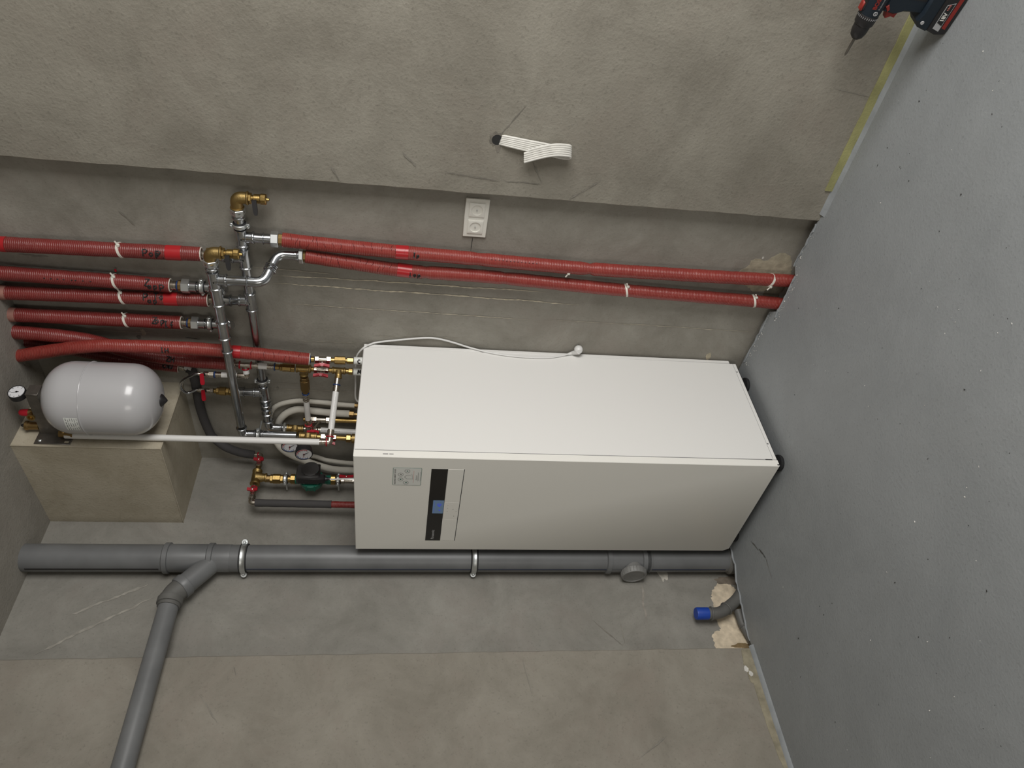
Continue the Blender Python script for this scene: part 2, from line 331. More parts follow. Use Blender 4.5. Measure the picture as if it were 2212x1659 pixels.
m, nt, p = new_mat('lcd_digits'); p.inputs['Base Color'].default_value = (.02, .03, .2, 1); p.inputs['Emission Color'].default_value = (.06, .09, .55, 1); p.inputs['Emission Strength'].default_value = .55; M_LCDD = m
m, nt, p = new_mat('clear_gauge_glass'); p.inputs['Base Color'].default_value = (1, 1, 1, 1); p.inputs['Transmission Weight'].default_value = 1; p.inputs['Roughness'].default_value = .02; p.inputs['IOR'].default_value = 1.15; M_GLASS = m
m, nt, p = new_mat('window_glass'); p.inputs['Transmission Weight'].default_value = 1; p.inputs['Roughness'].default_value = 0; p.inputs['IOR'].default_value = 1.02; M_WGLASS = m

# ================================================================== the room
HC = 2.985
def edge_box(name, lo, hi, mat, b=.004): return struct(name, G().box(lo, hi, b), mat)
edge_box('wall_back', (-.2, 0, -.12), (1.72, .2, HC + .05), M_NICHE, 0)
edge_box('wall_left', (-.2, -1.2, -.12), (0, .2, HC + .05), M_LEFT, 0)
def wavy_edge(base, n, amp):   # outline of a pier in plan with a slightly uneven arris, swept up the height
    return base
def pier(name, lo, hi, corner, mat):
    """pier block whose free vertical arris wanders by a millimetre or two"""
    g = G(); n = 60; cx, cy = corner; vs = []
    for i in range(n + 1):
        z = -.12 + (HC + .17) * i / n; w1 = random.uniform(-.0015, .0015); w2 = random.uniform(-.0012, .0012); c = .004
        ring = []
        for (x, y) in ((lo[0], lo[1]), (hi[0], lo[1]), (hi[0], hi[1]), (lo[0], hi[1])):
            if abs(x - cx) < 1e-6 and abs(y - cy) < 1e-6:
                sx = 1 if x == lo[0] else -1; sy = 1 if y == lo[1] else -1
                a = (x + w1, y + sy * c + w2); b_ = (x + sx * c + w1, y + w2)
                ring += [a, b_] if (x == lo[0]) == (y == lo[1]) else [b_, a]
            else: ring.append((x, y))
        vs += [(q[0], q[1], z) for q in ring]; k = len(ring)
    fs = [[i * k + j, i * k + (j + 1) % k, (i + 1) * k + (j + 1) % k, (i + 1) * k + j] for i in range(n) for j in range(k)] + [list(range(k)), [n * k + j for j in range(k)]]
    g.add(vs, fs); return struct(name, g, mat)
pier('wall_right_pier', (1.55, -.06), (4.5, .2), (1.55, -.06), M_RIGHT)
pier('wall_left_pier', (-.2, -5.1), (.05, -1.005), (.05, -1.005), M_LEFT2)
edge_box('ceiling', (-.2, -5.2, HC), (4.6, .2, HC + .15), M_CEIL, 0)
edge_box('wall_soffit', (-.01, -.37, 2.443), (.503, .01, HC + .02), M_SOFFIT, .003)
# corner beads of the soffit: the thin proud lines of the metal angle under the filler
sof = bpy.data.objects['wall_soffit']
for a, b_ in (((.503, -.37, 2.443), (.503, -.37, HC)), ((0, -.37, 2.443), (.503, -.37, 2.443)), ((.503, -.37, 2.443), (.503, 0, 2.443))):
    part('corner_bead', G().tube([a, b_], .0022, 8), M_SOFFIT, sof)
# floor slab: broken, wandering edge along the walls, open joint along the left wall where the drains come up
def jag(p, q, n, amp, nrm):
    out = []
    for i in range(n):
        t = i / n; out.append((p[0] + (q[0] - p[0]) * t + nrm[0] * random.uniform(-amp, amp), p[1] + (q[1] - p[1]) * t + nrm[1] * random.uniform(-amp, amp)))
    return out
fe = [(4.5, -.061), (1.552, -.061)] + jag((1.548, -.055), (1.325, -.034), 8, .004, (0, 1)) + jag((1.315, -.078), (1.105, -.079), 8, .003, (0, 1)) + jag((1.09, -.03), (.80, -.016), 12, .005, (0, 1)) + [(.5, -.012), (.155, -.02), (.150, -.50)]
fe += jag((.150, -.56), (.135, -.68), 6, .006, (1, 0)) + jag((.105, -.72), (.070, -.87), 8, .006, (1, 0)) + jag((.060, -.90), (.045, -.995), 5, .005, (1, 0)) + [(.052, -1.008), (.052, -5.1), (4.5, -5.1)]
g = G(); k = len(fe); g.add([(x, y, 0) for x, y in fe] + [(x, y, -.05) for x, y in fe], [list(range(k))[::-1], [k + j for j in range(k)]] + [[j, (j + 1) % k, k + (j + 1) % k, k + j] for j in range(k)])
floor = struct('floor', g, M_FLOOR)
part('subfloor', G().box((-.1, -5.0, -.11), (4.5, .1, -.048)), M_DIRT, floor, 'dark dirty screed seen in the open joint')
# raised crust of floor paint along the joint
cr = G()
for (p0, p1, n) in (((1.535, -.060), (1.335, -.044), 14), ((1.312, -.085), (1.108, -.086), 12), ((1.08, -.040), (.80, -.026), 16)):
    pts = [Vector((p0[0] + (p1[0] - p0[0]) * i / n, p0[1] + (p1[1] - p0[1]) * i / n + random.uniform(-.004, .004), .002)) for i in range(n + 1)]
    cr.tube(pts, [random.uniform(.002, .0055) for _ in pts], 7)
pts = [Vector((x + random.uniform(-.003, .003), y, .001)) for x, y in fe if .03 < x < .16 and -1.0 < y < -.5]
cr.tube(pts, [random.uniform(.002, .0055) for _ in pts], 7)
part('paint_crust', cr, M_SEAL, floor)
# edge trims at the foot of the piers
g = G(); n = 60; vs = []
for i in range(n + 1):
    x = 1.677 + (3.6 - 1.677) * i / n; a, b_ = random.uniform(-.0015, .0015), random.uniform(-.002, .003)
    vs += [(x, -.0605, .008 + b_), (x, -.0655, .008 + b_), (x, -.0655, .036 + a), (x, -.0605, .036 + a)]
g.add(vs, [[i * 4 + j, i * 4 + (j + 1) % 4, i * 4 + 4 + (j + 1) % 4, i * 4 + 4 + j] for i in range(n) for j in range(4)] + [[0, 1, 2, 3], [n * 4 + j for j in range(4)]])
struct('trim_1', g, M_FOAM, 'yellow-green foam edge strip along the foot of the rough wall')
struct('trim_2', G().hull([Vector(q) for x in (1.58, 4.4) for q in ((x, -.06, 0), (x, -.082, 0), (x, -.067, .007), (x, -.06, .011))]), M_SEAL, 'grey paint fillet between floor and rough wall')
struct('trim_3', G().hull([Vector(q) for y in (-1.0, -5.0) for q in ((.05, y, 0), (.068, y, 0), (.060, y, .010), (.05, y, .014))]), M_SEAL, 'light grey paint fillet at the foot of the left wall')
# walls behind the photographer, with the window and the doorway the daylight comes in by
def wall_with_hole(name, fixed, ax, lo, hi, h0, h1, mat):
    g = G(); t0, t1 = fixed
    def bx(u0, u1, z0, z1):
        if ax == 'x': g.box((t0, u0, z0), (t1, u1, z1))
        else: g.box((u0, t0, z0), (u1, t1, z1))
    bx(lo, h0[0], -.1, HC + .05); bx(h1[0], hi, -.1, HC + .05); bx(h0[0], h1[0], -.1, h0[1]); bx(h0[0], h1[0], h1[1], HC + .05)
    return struct(name, g, mat)
wall_with_hole('wall_far_right', (4.4, 4.6), 'x', -5.2, .2, (-2.35, .7), (-.35, 2.5), M_LEFT2)
wall_with_hole('wall_rear', (-5.2, -5.0), 'y', -.2, 4.6, (1.75, 0.0), (2.85, 2.25), M_RIGHT)
wn = tag(bpy.data.objects.new('window_1', None), kind='structure'); COL.objects.link(wn); wn.location = (4.42, -1.35, .7)
g = G()
for a, b_ in (((4.42, -2.35, .7), (4.48, -.35, .76)), ((4.42, -2.35, 2.44), (4.48, -.35, 2.5)), ((4.42, -2.35, .7), (4.48, -2.29, 2.5)), ((4.42, -.41, .7), (4.48, -.35, 2.5)), ((4.42, -1.38, .7), (4.48, -1.32, 2.5))): g.box(a, b_)
part('window_frame', g, M_WHITE, wn)
for y0, y1 in ((-2.29, -1.38), (-1.32, -.41)): part('pane', G().box((4.445, y0, .76), (4.451, y1, 2.44)), M_WGLASS, wn)
O_ = bpy.data.objects
mark_geometry(O_['wall_back'], 'cement_plaster_back', lambda u, v, h: Vector((u, -h, v)))
mark_geometry(O_['wall_left'], 'cement_plaster_left', lambda u, v, h: Vector((h, u, v)))
mark_geometry(O_['wall_right_pier'], 'rough_cement_right', lambda u, v, h: Vector((u, -.06 - h, v)), umin=1.556, vmin=.002)
mark_geometry(O_['wall_left_pier'], 'rough_cement_left', lambda u, v, h: Vector((.05 + h, u, v)), umax=-1.0105, vmin=.002)
mark_geometry(floor, 'grey_floor_paint', lambda u, v, h: Vector((u, v, h)))
# crumbs and grit lying about
def crumbs(name, n, mat, size, seed, label, region):
    rnd = random.Random(seed); g = G()
    for _ in range(n):
        c = region(rnd); s = rnd.uniform(*size)
        pts = [c + Vector((rnd.uniform(-s, s), rnd.uniform(-s, s), rnd.uniform(0, s * .9))) for _ in range(7)]
        g.hull(pts)
    return tag(meshobj(name, g, mat), label, 'debris', None, 'stuff')
def reg_floor(r):
    while True:
        q = F(r.uniform(1600, 2200), r.uniform(40, 1650))
        if .2 < q.x < 3.2 and -2.2 < q.y < -.09 and not (.15 < q.x < .8 and q.y > -.63): return q
def reg_joint(r):
    t = r.random()
    x_ = .80 + t * .72; y_ = -.086 if 1.095 < x_ < 1.325 else (-.056 if x_ > 1.3 else -.036)
    return Vector((x_, y_ - abs(r.gauss(0, .014)), 0))
crumbs('plaster_crumbs', 60, M_CRUMB, (.0008, .0028), 3, 'small white plaster crumbs scattered over the grey floor', reg_floor)
crumbs('plaster_rubble', 90, M_CRUMB, (.001, .0035), 5, 'white plaster rubble along the joint between floor and back wall', reg_joint)
crumbs('dark_grit', 60, M_SPECK, (.0012, .0036), 9, 'dark grit scattered over the grey floor', reg_floor)

# ================================================================== heat pump cabinet
cx0, cx1, cy0, cy1, cz0, cz1 = .180, .785, -.615, -.008, .037, 1.679
t = thing('heat_pump_cabinet', ((cx0 + cx1) / 2, (cy0 + cy1) / 2, 0), 'tall white heat pump cabinet with black display band standing in the corner', 'heat pump')
part('body', G().box((cx0, cy0 + .032, cz0), (cx1, cy1 - .02, cz1), .003), M_CAB, t)
part('back_panel', G().box((cx0 + .002, cy1 - .0185, cz0 + .028), (cx1 - .002, cy1, cz1 - .001), .002), M_CAB, t)
fp = [(cx0 + .014, cz0), (cx1, cz0), (cx1, cz1), (cx0, cz1), (cx0, cz0 + .026), (cx0 + .014, cz0 + .026)]
g = G(); g.prism([(x, z) for x, z in fp], Vector((0, 0, 0)), X, Z, -Y, 0, 0) if False else None
g = G().hull([Vector((x, y, z)) for x, z in ((cx0, cz0 + .024), (cx0 + .018, cz0 + .0005), (cx1, cz0 + .0005), (cx1, cz1 - .0005), (cx0, cz1 - .0005)) for y in (cy0 + .002, cy0 + .0305)] + [Vector((x, cy0, z)) for x, z in ((cx0 + .002, cz0 + .026), (cx0 + .019, cz0 + .003), (cx1 - .002, cz0 + .003), (cx1 - .002, cz1 - .003), (cx0 + .002, cz1 - .003))])
front = part('front_panel', g, M_CABF, t, 'white front panel')
part('base_rail', G().box((cx0 + .02, cy0 + .03, cz0 - .006), (cx1 - .006, cy1 - .03, cz0 + .004), .002), M_GAP, t)
part('side_seam', G().box((cx1 - .001, cy0 + .0305, cz0 + .02), (cx1 + .0004, cy0 + .0322, cz1 - .004)), M_GREYP, t)
part('plinth_seam', G().box((cx1 - .001, cy0 + .035, cz0 + .0165), (cx1 + .0003, cy1 - .02, cz0 + .0173)), M_GREYP, t)
for (y0, y1, z0, z1) in ((cy0 + .030, cy0 + .0345, cz0 + .022, cz0 + .05), (cy0 + .0125, cy0 + .0145, 1.555, 1.574), (cy0 + .0125, cy0 + .0145, 1.536, 1.551), (cy0 + .004, cy0 + .009, cz0 - .001, cz0 + .009)):
    part('slot', G().box((cx1 - .001, y0, z0), (cx1 + .0007, y1, z1)), M_GAP, t, 'dark slot')
for yy in (cy0 + .115, cy1 - .075): part('screw_hole', G().lathe((cx1 - .002, yy, cz0 + .012), X, [(0, .0035), (.0026, .0035)], 10), M_GREYP, t)
for (x, y) in ((cx1 - .040, cy0 + .050), (cx1 - .040, cy1 - .115), (cx0 + .05, cy0 + .055), (cx0 + .05, cy1 - .115)):
    part('foot', G().lathe((x, y, 0), Z, [(0, .030), (.006, .033), (.014, .033), (.018, .012), (.04, .010)], 24), M_DARKRUB, t, 'black levelling foot')
# control band
bx0, bx1, bz0, bzm, bz1 = .2495, .722, 1.2725, 1.3335, 1.395
cp = part('control_band', G().box((bx0, cy0 - .0012, bzm), (bx1, cy0 + .004, bz1), .0005), M_GLOSSBLK, t, 'glossy black control band')
xm0, xm1 = .400, .5165
for (a, b_) in ((bx0, xm0), (xm0, xm1), (xm1, bx1)): part('flap', G().box((a + .0006, cy0 - .0008, bz0 + .0015), (b_ - .0006, cy0 + .004, bzm - .0004), .0004), M_CABF, t, 'white flap below the black band')
part('flap_recess', G().box((bx0 - .0008, cy0 - .0003, bz0 - .0012), (bx1 + .0008, cy0 + .003, bz0 + .0016)), M_GAP, t)
d0 = A(936, 1081, .6162); d1 = A(960, 1109, .6162)
lcd = part('display', G().box((d1.x, cy0 - .0020, bzm + .0015), (d0.x, cy0 - .0005, d0.z), .0002), M_LCD, cp, 'blue-grey display')
FX = X; yF = cy0 - .0024
xc = (d0.x + d1.x) / 2; zc = (bzm + d0.z) / 2
part('display_reading', text_geo('40', .022, Vector((xc + .002, yF, zc - .004)), X, Z, -Y, 0, 'LEFT', .0006), M_LCDD, t, 'blue digits reading 40')
part('display_mark', G().lathe(Vector((xc - .020, yF + .0002, zc - .006)), -Y, [(0, .004), (.0002, .004)], 14), M_LCDD, t)
for zz in (zc + .016,): part('display_line', G().box((d1.x + .004, yF, zz), (d0.x - .004, yF + .0003, zz + .0008)), M_LCDD, t)
part('brand_lettering', text_geo('Panasonic', .0165, Vector((.262, cy0 - .0018, 1.366)), X, Z, -Y, 0, 'LEFT', .0003), M_LOGO, t, 'silver brand lettering')
part('indicator_dot', G().lathe((.500, cy0 - .0008, 1.300), -Y, [(0, .0017), (.0004, .0017)], 10), M_CRUMB, t)
for (dx, dz, r) in ((.455, 1.318, .0012), (.477, 1.318, .0012), (.495, 1.318, .0012), (.470, 1.296, .0018), (.425, 1.290, .0018), (.455, 1.283, .0012)): part('button_mark', G().lathe((dx, cy0 - .0008, dz), -Y, [(0, r), (.0003, r)], 8), M_GREYP, t)
# sticker
sx0, sx1, sz0, sz1 = .620, .7245, 1.430, 1.536
def rrect(u0, u1, v0, v1, r, n=4):
    out = []
    for (cu, cv, a0) in ((u1 - r, v1 - r, 0), (u0 + r, v1 - r, 90), (u0 + r, v0 + r, 180), (u1 - r, v0 + r, 270)):
        out += [(cu + r * math.cos(math.radians(a0 + 90 * i / n)), cv + r * math.sin(math.radians(a0 + 90 * i / n))) for i in range(n + 1)]
    return out
O0 = Vector((0, 0, 0))
stk = part('sticker', G().prism(rrect(sx0, sx1, sz0, sz1, .004), Vector((0, cy0 + .0002, 0)), X, Z, -Y, .0006), M_GRN, t, 'small information sticker with green border')
yS = cy0 - .0006
part('sticker_paper', G().prism(rrect(sx0 + .0015, sx1 - .0015, sz0 + .0015, sz1 - .0015, .003), Vector((0, cy0 - .0002, 0)), X, Z, -Y, .0005), M_LBL, stk)
part('sticker_title', text_geo('AQUAREA SMART CLOUD', .0078, Vector(((sx0 + sx1) / 2, yS - .0003, sz1 - .0085)), X, Z, -Y, 0, 'CENTER', .0002), M_GREYP, stk)
ic = [(.6375, 1.487), (.6565, 1.507), (.686, 1.507), (.7065, 1.483)]
for i, (u, v) in enumerate(ic):
    o = part('icon_ring', G().torus((u, yS - .0002, v), Y, .0095, .0006, 24, 5), M_GREYP, stk)
    s = .0035
    shp = [[(-s, -s), (s, -s), (s, 0), (-s, s)], [(-s, -s * .8), (s, -s * .8), (s, s * .8), (0, s * .2), (-s, s)], [(-s, -s), (s * .2, -s), (s, s), (-s * .2, s * .5)], [(-s, 0), (0, -s), (s, 0), (0, s)]][i]
    g = G().prism([(u + a, v + b_) for a, b_ in shp], Vector((0, yS, 0)), X, Z, -Y, .0004); part('icon', g, M_GRN if i != 2 else M_GREYP, stk)
hs = [(.661, 1.462), (.661, 1.484), (.672, 1.493), (.683, 1.484), (.683, 1.470)]
part('house_icon', G().tube([Vector((u, yS - .0003, v)) for u, v in hs], .0006, 5), M_GREYP, stk)
part('house_base', G().tube([Vector((u, yS - .0003, v)) for u, v in ((.658, 1.462), (.690, 1.466))], .0005, 5), M_GREYP, stk)
part('rule', G().box((.637, yS - .0003, 1.4585), (.709, yS, 1.4595)), M_PINK, stk)
part('print_line', text_geo('Aquarea+', .0075, Vector((.668, yS - .0003, 1.449)), X, Z, -Y, 0, 'CENTER'), M_GREYP, stk)
for (u0, u1, v) in ((.646, .700, 1.4425), (.650, .695, 1.4405), (.646, .703, 1.434)): part('print_line', G().box((u0, yS - .0003, v), (u1, yS, v + .0009)), M_GREYP, stk)

# ================================================================== pipe kit
def bead_fit(g, p, d, L, r, rb, n=18, both=False):
    """press sleeve: socket with a rounded bead at its mouth"""
    prof = [(0, r)] + ([(.001, rb), (.006, rb), (.008, r)] if both else []) + [(L - .009, r), (L - .007, rb * .98), (L - .004, rb), (L - .0015, rb * .97), (L, r * .95)]
    g.lathe(p, d, prof, n); return g
def seg(name, mat, parent, p0, p1, r, n=18, ch=.0012, label=None, rot=0.0):
    d = p1 - p0; L = d.length; ch = min(ch, L * .3, r * .3)
    return part(name, G().lathe(p0, d, [(0, r - ch), (ch, r), (L - ch, r), (L, r - ch)], n, None, rot), mat, parent, label, 30)
def ribbed(name, mat, parent, p0, p1, r, k=3):
    d = p1 - p0; L = d.length; prof = [(0, r * .93)]
    for i in range(k):
        c = L * (i + .5) / k; q = L / k * .28; prof += [(c - q, r * .93), (c - q * .5, r * 1.04), (c + q * .5, r * 1.04), (c + q, r * .93)]
    prof.append((L, r * .93)); return part(name, G().lathe(p0, d, prof, 18), mat, parent)
class Run:
    """a straight run between two measured points; positions along it are given by the photo column"""
    def __init__(s, p0, p1, c0, c1): s.p0, s.p1, s.c0, s.c1 = Vector(p0), Vector(p1), c0, c1; s.d = (s.p1 - s.p0).normalized()
    def at(s, c): return s.p0 + (s.p1 - s.p0) * ((c - s.c0) / (s.c1 - s.c0))
    def seg(s, name, mat, parent, a, b_, r, n=18, **k): return seg(name, mat, parent, s.at(a), s.at(b_), r, n, **k)
    def rib(s, name, mat, parent, a, b_, r, k=3): return ribbed(name, mat, parent, s.at(a), s.at(b_), r, k)
    def ring(s, name, mat, parent, a, r, t=.0025): 
        d = s.d; return part(name, G().lathe(s.at(a) - d * t, d, [(0, r * .9), (t * .5, r), (t * 1.5, r), (2 * t, r * .9)], 20), mat, parent)
# handwriting: strokes of each letter in a unit cell, wrapped on to a round pipe
GLY = {'P': [[(0, 0), (0, 1)], [(0, 1), (.4, 1), (.6, .8), (.4, .5), (0, .5)]], 'p': [[(.1, -.3), (.1, .6)], [(.1, .5), (.4, .6), (.5, .3), (.3, .05), (.1, .15)]], 'o': [[(.3, .6), (.05, .35), (.25, .02), (.5, .25), (.45, .55), (.3, .6)]],
       'Z': [[(0, 1), (.65, 1), (0, 0), (.7, 0)]], 'I': [[(.25, 0), (.25, 1)], [(.05, 1), (.45, 1)], [(.05, 0), (.45, 0)]], 'H': [[(0, 0), (0, 1)], [(.55, 0), (.55, 1)], [(0, .5), (.55, .5)]], 'C': [[(.6, .85), (.3, 1), (0, .6), (.1, .15), (.4, 0), (.65, .15)]], 'W': [[(0, 1), (.15, 0), (.35, .7), (.55, 0), (.7, 1)]],
       'U': [[(0, 1), (0, .2), (.25, 0), (.5, .2), (.5, 1)]], 'M': [[(0, 0), (.08, 1), (.35, .3), (.6, 1), (.7, 0)]], 'T': [[(0, 1), (.6, 1)], [(.3, 1), (.3, 0)]], 'f': [[(.5, 1), (.25, .85), (.25, -.2)], [(.05, .5), (.5, .5)]], '.': [[(.1, 0), (.15, .05)]], '-': [[(0, .4), (.4, .4)]], ' ': []}
def hand(parent, txt, c, d, rad, size, shift=0.0, flip=False, wd=.0027, face=None):
    """marker writing on a pipe with axis through c along d, facing the room; letters run along d, heads towards +x"""
    d = d.normalized(); view = face or (CAM - c); nrm = (view - d * view.dot(d)).normalized(); side = nrm.cross(d)
    if side.dot(X if abs(side.x) > .3 else Y) < 0: side = -side
    g = G(); u = -sum({' ': .4}.get(ch, .8) for ch in txt) * size / 2
    for ch in txt:
        for st in GLY[ch]:
            pts = []
            for (a, b_) in spline([(q[0], q[1], 0) for q in st], 3) if False else [(Vector((q[0], q[1], 0))).xy for q in st]:
                along = u + a * size; h = (b_ - .5) * size + shift; th = h / rad
                pts.append(c + d * along + (nrm * math.cos(th) + side * math.sin(th)) * (rad + .0003))
            dense = []
            for i in range(len(pts) - 1):
                for k in range(4):
                    q = pts[i].lerp(pts[i + 1], k / 4); ax = c + d * (q - c).dot(d); dense.append(ax + (q - ax).normalized() * (rad + .0003))
            dense.append(pts[-1]); g.tube(dense, wd, 5)
        u += {' ': .4}.get(ch, .8) * size
    return part('marker_writing', g, M_INK, parent, 'black handwritten marker letters')

def sleeve_path(pts, r, n=18, step=.02, wob=.0006, dents=()):
    """lagging tube with slightly uneven girth; dents = (fraction, depth)"""
    pts = [Vector(p) for p in pts]; L = [0]
    for i in range(1, len(pts)): L.append(L[-1] + (pts[i] - pts[i - 1]).length)
    k = max(8, int(L[-1] / step)); out = []; rr = []
    j = 0
    for i in range(k + 1):
        s = L[-1] * i / k
        while j < len(L) - 2 and L[j + 1] < s: j += 1
        out.append(pts[j].lerp(pts[j + 1], (s - L[j]) / max(1e-9, L[j + 1] - L[j])))
        q = r + random.uniform(-wob, wob)
        for (fr, dep) in dents: q -= dep * math.exp(-((s - fr * L[-1]) / .010) ** 2)
        rr.append(q)
    return G().tube(out, rr, n)
def tie(parent, c, d, r, tail_dir):
    """white cable tie: band, head and cut tail"""
    d = d.normalized(); ad = (d + tail_dir * .3 - d * .0).normalized(); w_ = .0045; o = part('cable_tie', G().lathe(c - ad * w_, ad, [(0, r + .0004), (.0005, r + .0022), (2 * w_ - .0005, r + .0022), (2 * w_, r + .0004)], 28), M_TIE, parent, 'white nylon cable tie')
    v = (CAM - c); nrm = (v - d * v.dot(d)).normalized(); td = tail_dir.normalized(); p = c + (td * .75 + nrm * .65).normalized() * (r + .003)
    u = td; w_ = d.cross(u).normalized()
    part('tie_head', G().box((-.0055, -.0045, -.004), (.0055, .0045, .004), .001, (d, u, w_), p), M_TIE, o)
    part('tie_tail', G().tube([p, p + (td * .85 - d * .45).normalized() * .018], .003, 6), M_TIE, o); return o

# ================================================================== red lagged pipes
RR = .0265; DP = .045
def straight_red(ptop, pbot, label, group, tapes=(), tiec=None, txt=None, txt_c=None, mat=None, sock=None, size=.025):
    p0, p1 = A(*ptop, DP), A(*pbot, DP); p0.z = min(p0.z, HC + .02)
    if ptop[0] < 40: p0 = p0 + (p0 - p1).normalized() * ((HC + .01 - p0.z))
    t = thing('lagged_pipe', p1, label, 'pipe', group); d = (p1 - p0).normalized(); run = Run(A(*ptop, DP), A(*pbot, DP), ptop[0], pbot[0])
    part('sleeve', sleeve_path([p0, p1], RR), mat or M_RED, t)
    part('sleeve_rim', G().torus(p1, d, RR - .003, .0028, 24, 6), M_FOAMW, t, 'pale foam rim of the cut sleeve')
    for (a, b_) in tapes: part('tape_band', G().lathe(run.at(a), d, [(0, RR + .0008), ((run.at(b_) - run.at(a)).length, RR + .0008)], 22), M_RTAPE, t, 'bright red adhesive tape')
    if tiec: tie(t, run.at(tiec), d, RR, (X * .9 + Y * .1) if True else X)
    if txt:
        for (s_, c_, sh) in txt: hand(t, s_, run.at(c_), d, RR, size, sh)
    return t, run
GR = 'red lagged pipes coming down from the ceiling'
r1, run1 = straight_red((0, 527), (435, 549), 'red lagged pipe dropping from the ceiling, farthest of four from the white tank', GR, ((2, 15), (358, 392)), 257, [('Pop', 330, -.006), ('P.', 352, -.010)])
r2, run2 = straight_red((6, 590), (368, 616), 'red lagged pipe from the ceiling with printed black dashes and red-tipped tie', GR, (), 248, [('Z', 322, .004), ('op', 334, -.008), ('P', 355, -.014)])
r3, run3 = straight_red((16, 632), (450, 648), 'red lagged pipe from the ceiling with one bright tape band, between two shorter ones', GR, ((354, 384),), 262, [('P', 318, .002), ('op', 332, -.010), ('To', 346, .006)])
r4, run4 = straight_red((36, 680), (392, 697), 'red lagged pipe from the ceiling without tape, next to the crossing pipes', GR, (), 272, [('Z', 338, .004), ('op', 350, .004), ('If', 370, -.010)])
# printed dashes on the second pipe
for c_ in (102, 116, 130, 143, 160, 168, 184, 200): hand(r2, '-', run2.at(c_), run2.d, RR, .013, -.006, wd=.002)
part('tie_tip', G().lathe(A(250, 586, .02), X, [(0, .004), (.008, .004)], 10), M_REDR, r2, 'red tip of the cable tie')
for i, (run, c0) in enumerate(((run1, 0), (run2, 6), (run3, 16), (run4, 36))):   # plaster dust collar under the ceiling
    q = run.at(c0); q = Vector((q.x, q.y, HC)); part('plaster_collar', G().lathe(q, -Z, [(0, RR + .0015), (.010, RR + .0010), (.022, RR + .0004)], 20), M_DUSTRED, (r1, r2, r3, r4)[i])
def red_spline(pts, label, group, r=RR, mat=None, txt=(), dents=(), tapes=(), ties=()):
    sp = spline(pts, 8); t = thing('lagged_pipe', sp[-1], label, 'pipe', group); part('sleeve', sleeve_path(sp, r, dents=dents), mat or M_RED, t)
    part('sleeve_rim', G().torus(sp[-1], sp[-1] - sp[-3], r - .003, .0028, 24, 6), M_FOAMW, t); return t, sp
GC = 'red lagged pipes crossing behind the white tank'
def up_to_ceiling(p, q): return p + (p - q).normalized() * (HC + .01 - p.z) / max(.2, (p - q).normalized().z)
P6 = [A(60, 751, .05), A(190, 748, .123), A(285, 748, .127), A(400, 752, .119), A(475, 757, .1115), A(570, 766, .108), A(668, 776, .100)]; P6[0] = Vector((P6[0].x, -.100, HC + .01))
r6, s6 = red_spline(P6, 'red lagged pipe marked IH bowing in front of two others, ending at a ball valve', GC, mat=M_RED2, r=.0255)
hand(r6, 'IH', A(360, 750.5, .1215), P6[3] - P6[2], .0255, .020, -.012)
q = A(503, 759.5, .1105); d6 = (P6[5] - P6[4]).normalized(); part('tape_band', G().tube([q, q + d6 * .03], .0262, 22), M_RTAPE, r6, 'bright red adhesive tape')
P5 = [A(50, 718, .066), A(120, 725, .066), A(200, 737, .066), A(290, 762, .067), A(380, 776, .068), A(440, 782, .076), A(505, 787, .090)]; P5[0].z = HC + .01
r5, s5 = red_spline(P5, 'red lagged pipe marked ZH passing behind the bowed one, ending at a press tee', GC, mat=M_RED)
hand(r5, 'ZH', A(372, 775, .068), P5[4] - P5[3], RR, .020, -.004)
P7 = [A(54, 737, .0245), A(110, 747, .0245), A(190, 762, .0245), A(285, 780, .0245), A(386, 793, .0245)]; P7[0].z = HC + .01
r7, s7 = red_spline(P7, 'short red lagged pipe marked CWU ending above the grey hose', GC, r=.0235, mat=M_RED)
hand(r7, 'CWU', A(366, 790, .0245), P7[4] - P7[3], .024, .017, -.004)
GL = 'long red lagged pipes running down to the floor'
P8 = [A(610, 518, .05), A(710, 529, DP), A(870, 545, DP), A(995, 556, DP), A(1225, 577, DP), A(1450, 592, DP), A(1660, 604, DP), A(1700, 606, DP)]; P8.append(P8[-1] * 1.0); P8[-1].z = -.046
r8, s8 = red_spline(P8, 'long red lagged pipe to the floor, the one nearer the double socket', GL, r=.0255, mat=M_RED2, dents=((.355, .004), (.567, .007)))
P9 = [A(660, 553, .05), A(760, 568, DP), A(880, 585, DP), A(1060, 598, DP), A(1350, 627, DP), A(1625, 650, DP), A(1684, 656, DP)]; P9.append(P9[-1] * 1.0); P9[-1].z = -.046
r9, s9 = red_spline(P9, 'long red lagged pipe to the floor, the one nearer the white cabinet', GL, r=.0255, mat=M_RED2, dents=((.39, .006), (.23, .003)))
for (t_, a, b_, q0, q1) in ((r8, 855, 882, (855, 544), (882, 546)), (r9, 858, 889, (858, 582), (889, 586))):
    p0, p1 = A(*q0, DP), A(*q1, DP); part('tape_band', G().tube([p0, p1], .0263, 22), M_RTAPE, t_, 'bright red adhesive tape')
hand(r8, 'Ip', A(900, 548, DP), s8[30] - s8[20], .0255, .016, -.006); hand(r9, 'Iop', A(897, 588, DP), s9[22] - s9[16], .0255, .020, -.010)
tie(r8, A(1228, 578, DP), s8[36] - s8[30], .0215, -X); tie(r8, A(1664, 605, DP), -Z, .0255, -X); tie(r9, A(1352, 627, DP), -Z, .0255, X); tie(r9, A(1627, 650, DP), -Z, .0255, X)
for c_ in range(905, 985, 7): hand(r8, '-', A(c_ + random.uniform(-1, 1), 549 + (c_ - 905) * .09, DP), -Z, .0255, .008, .006, wd=.0009)
for c_ in range(1062, 1165, 8): hand(r8, '-', A(c_, 562 + (c_ - 1062) * .09, DP), -Z, .0255, .010, .003, wd=.0012)
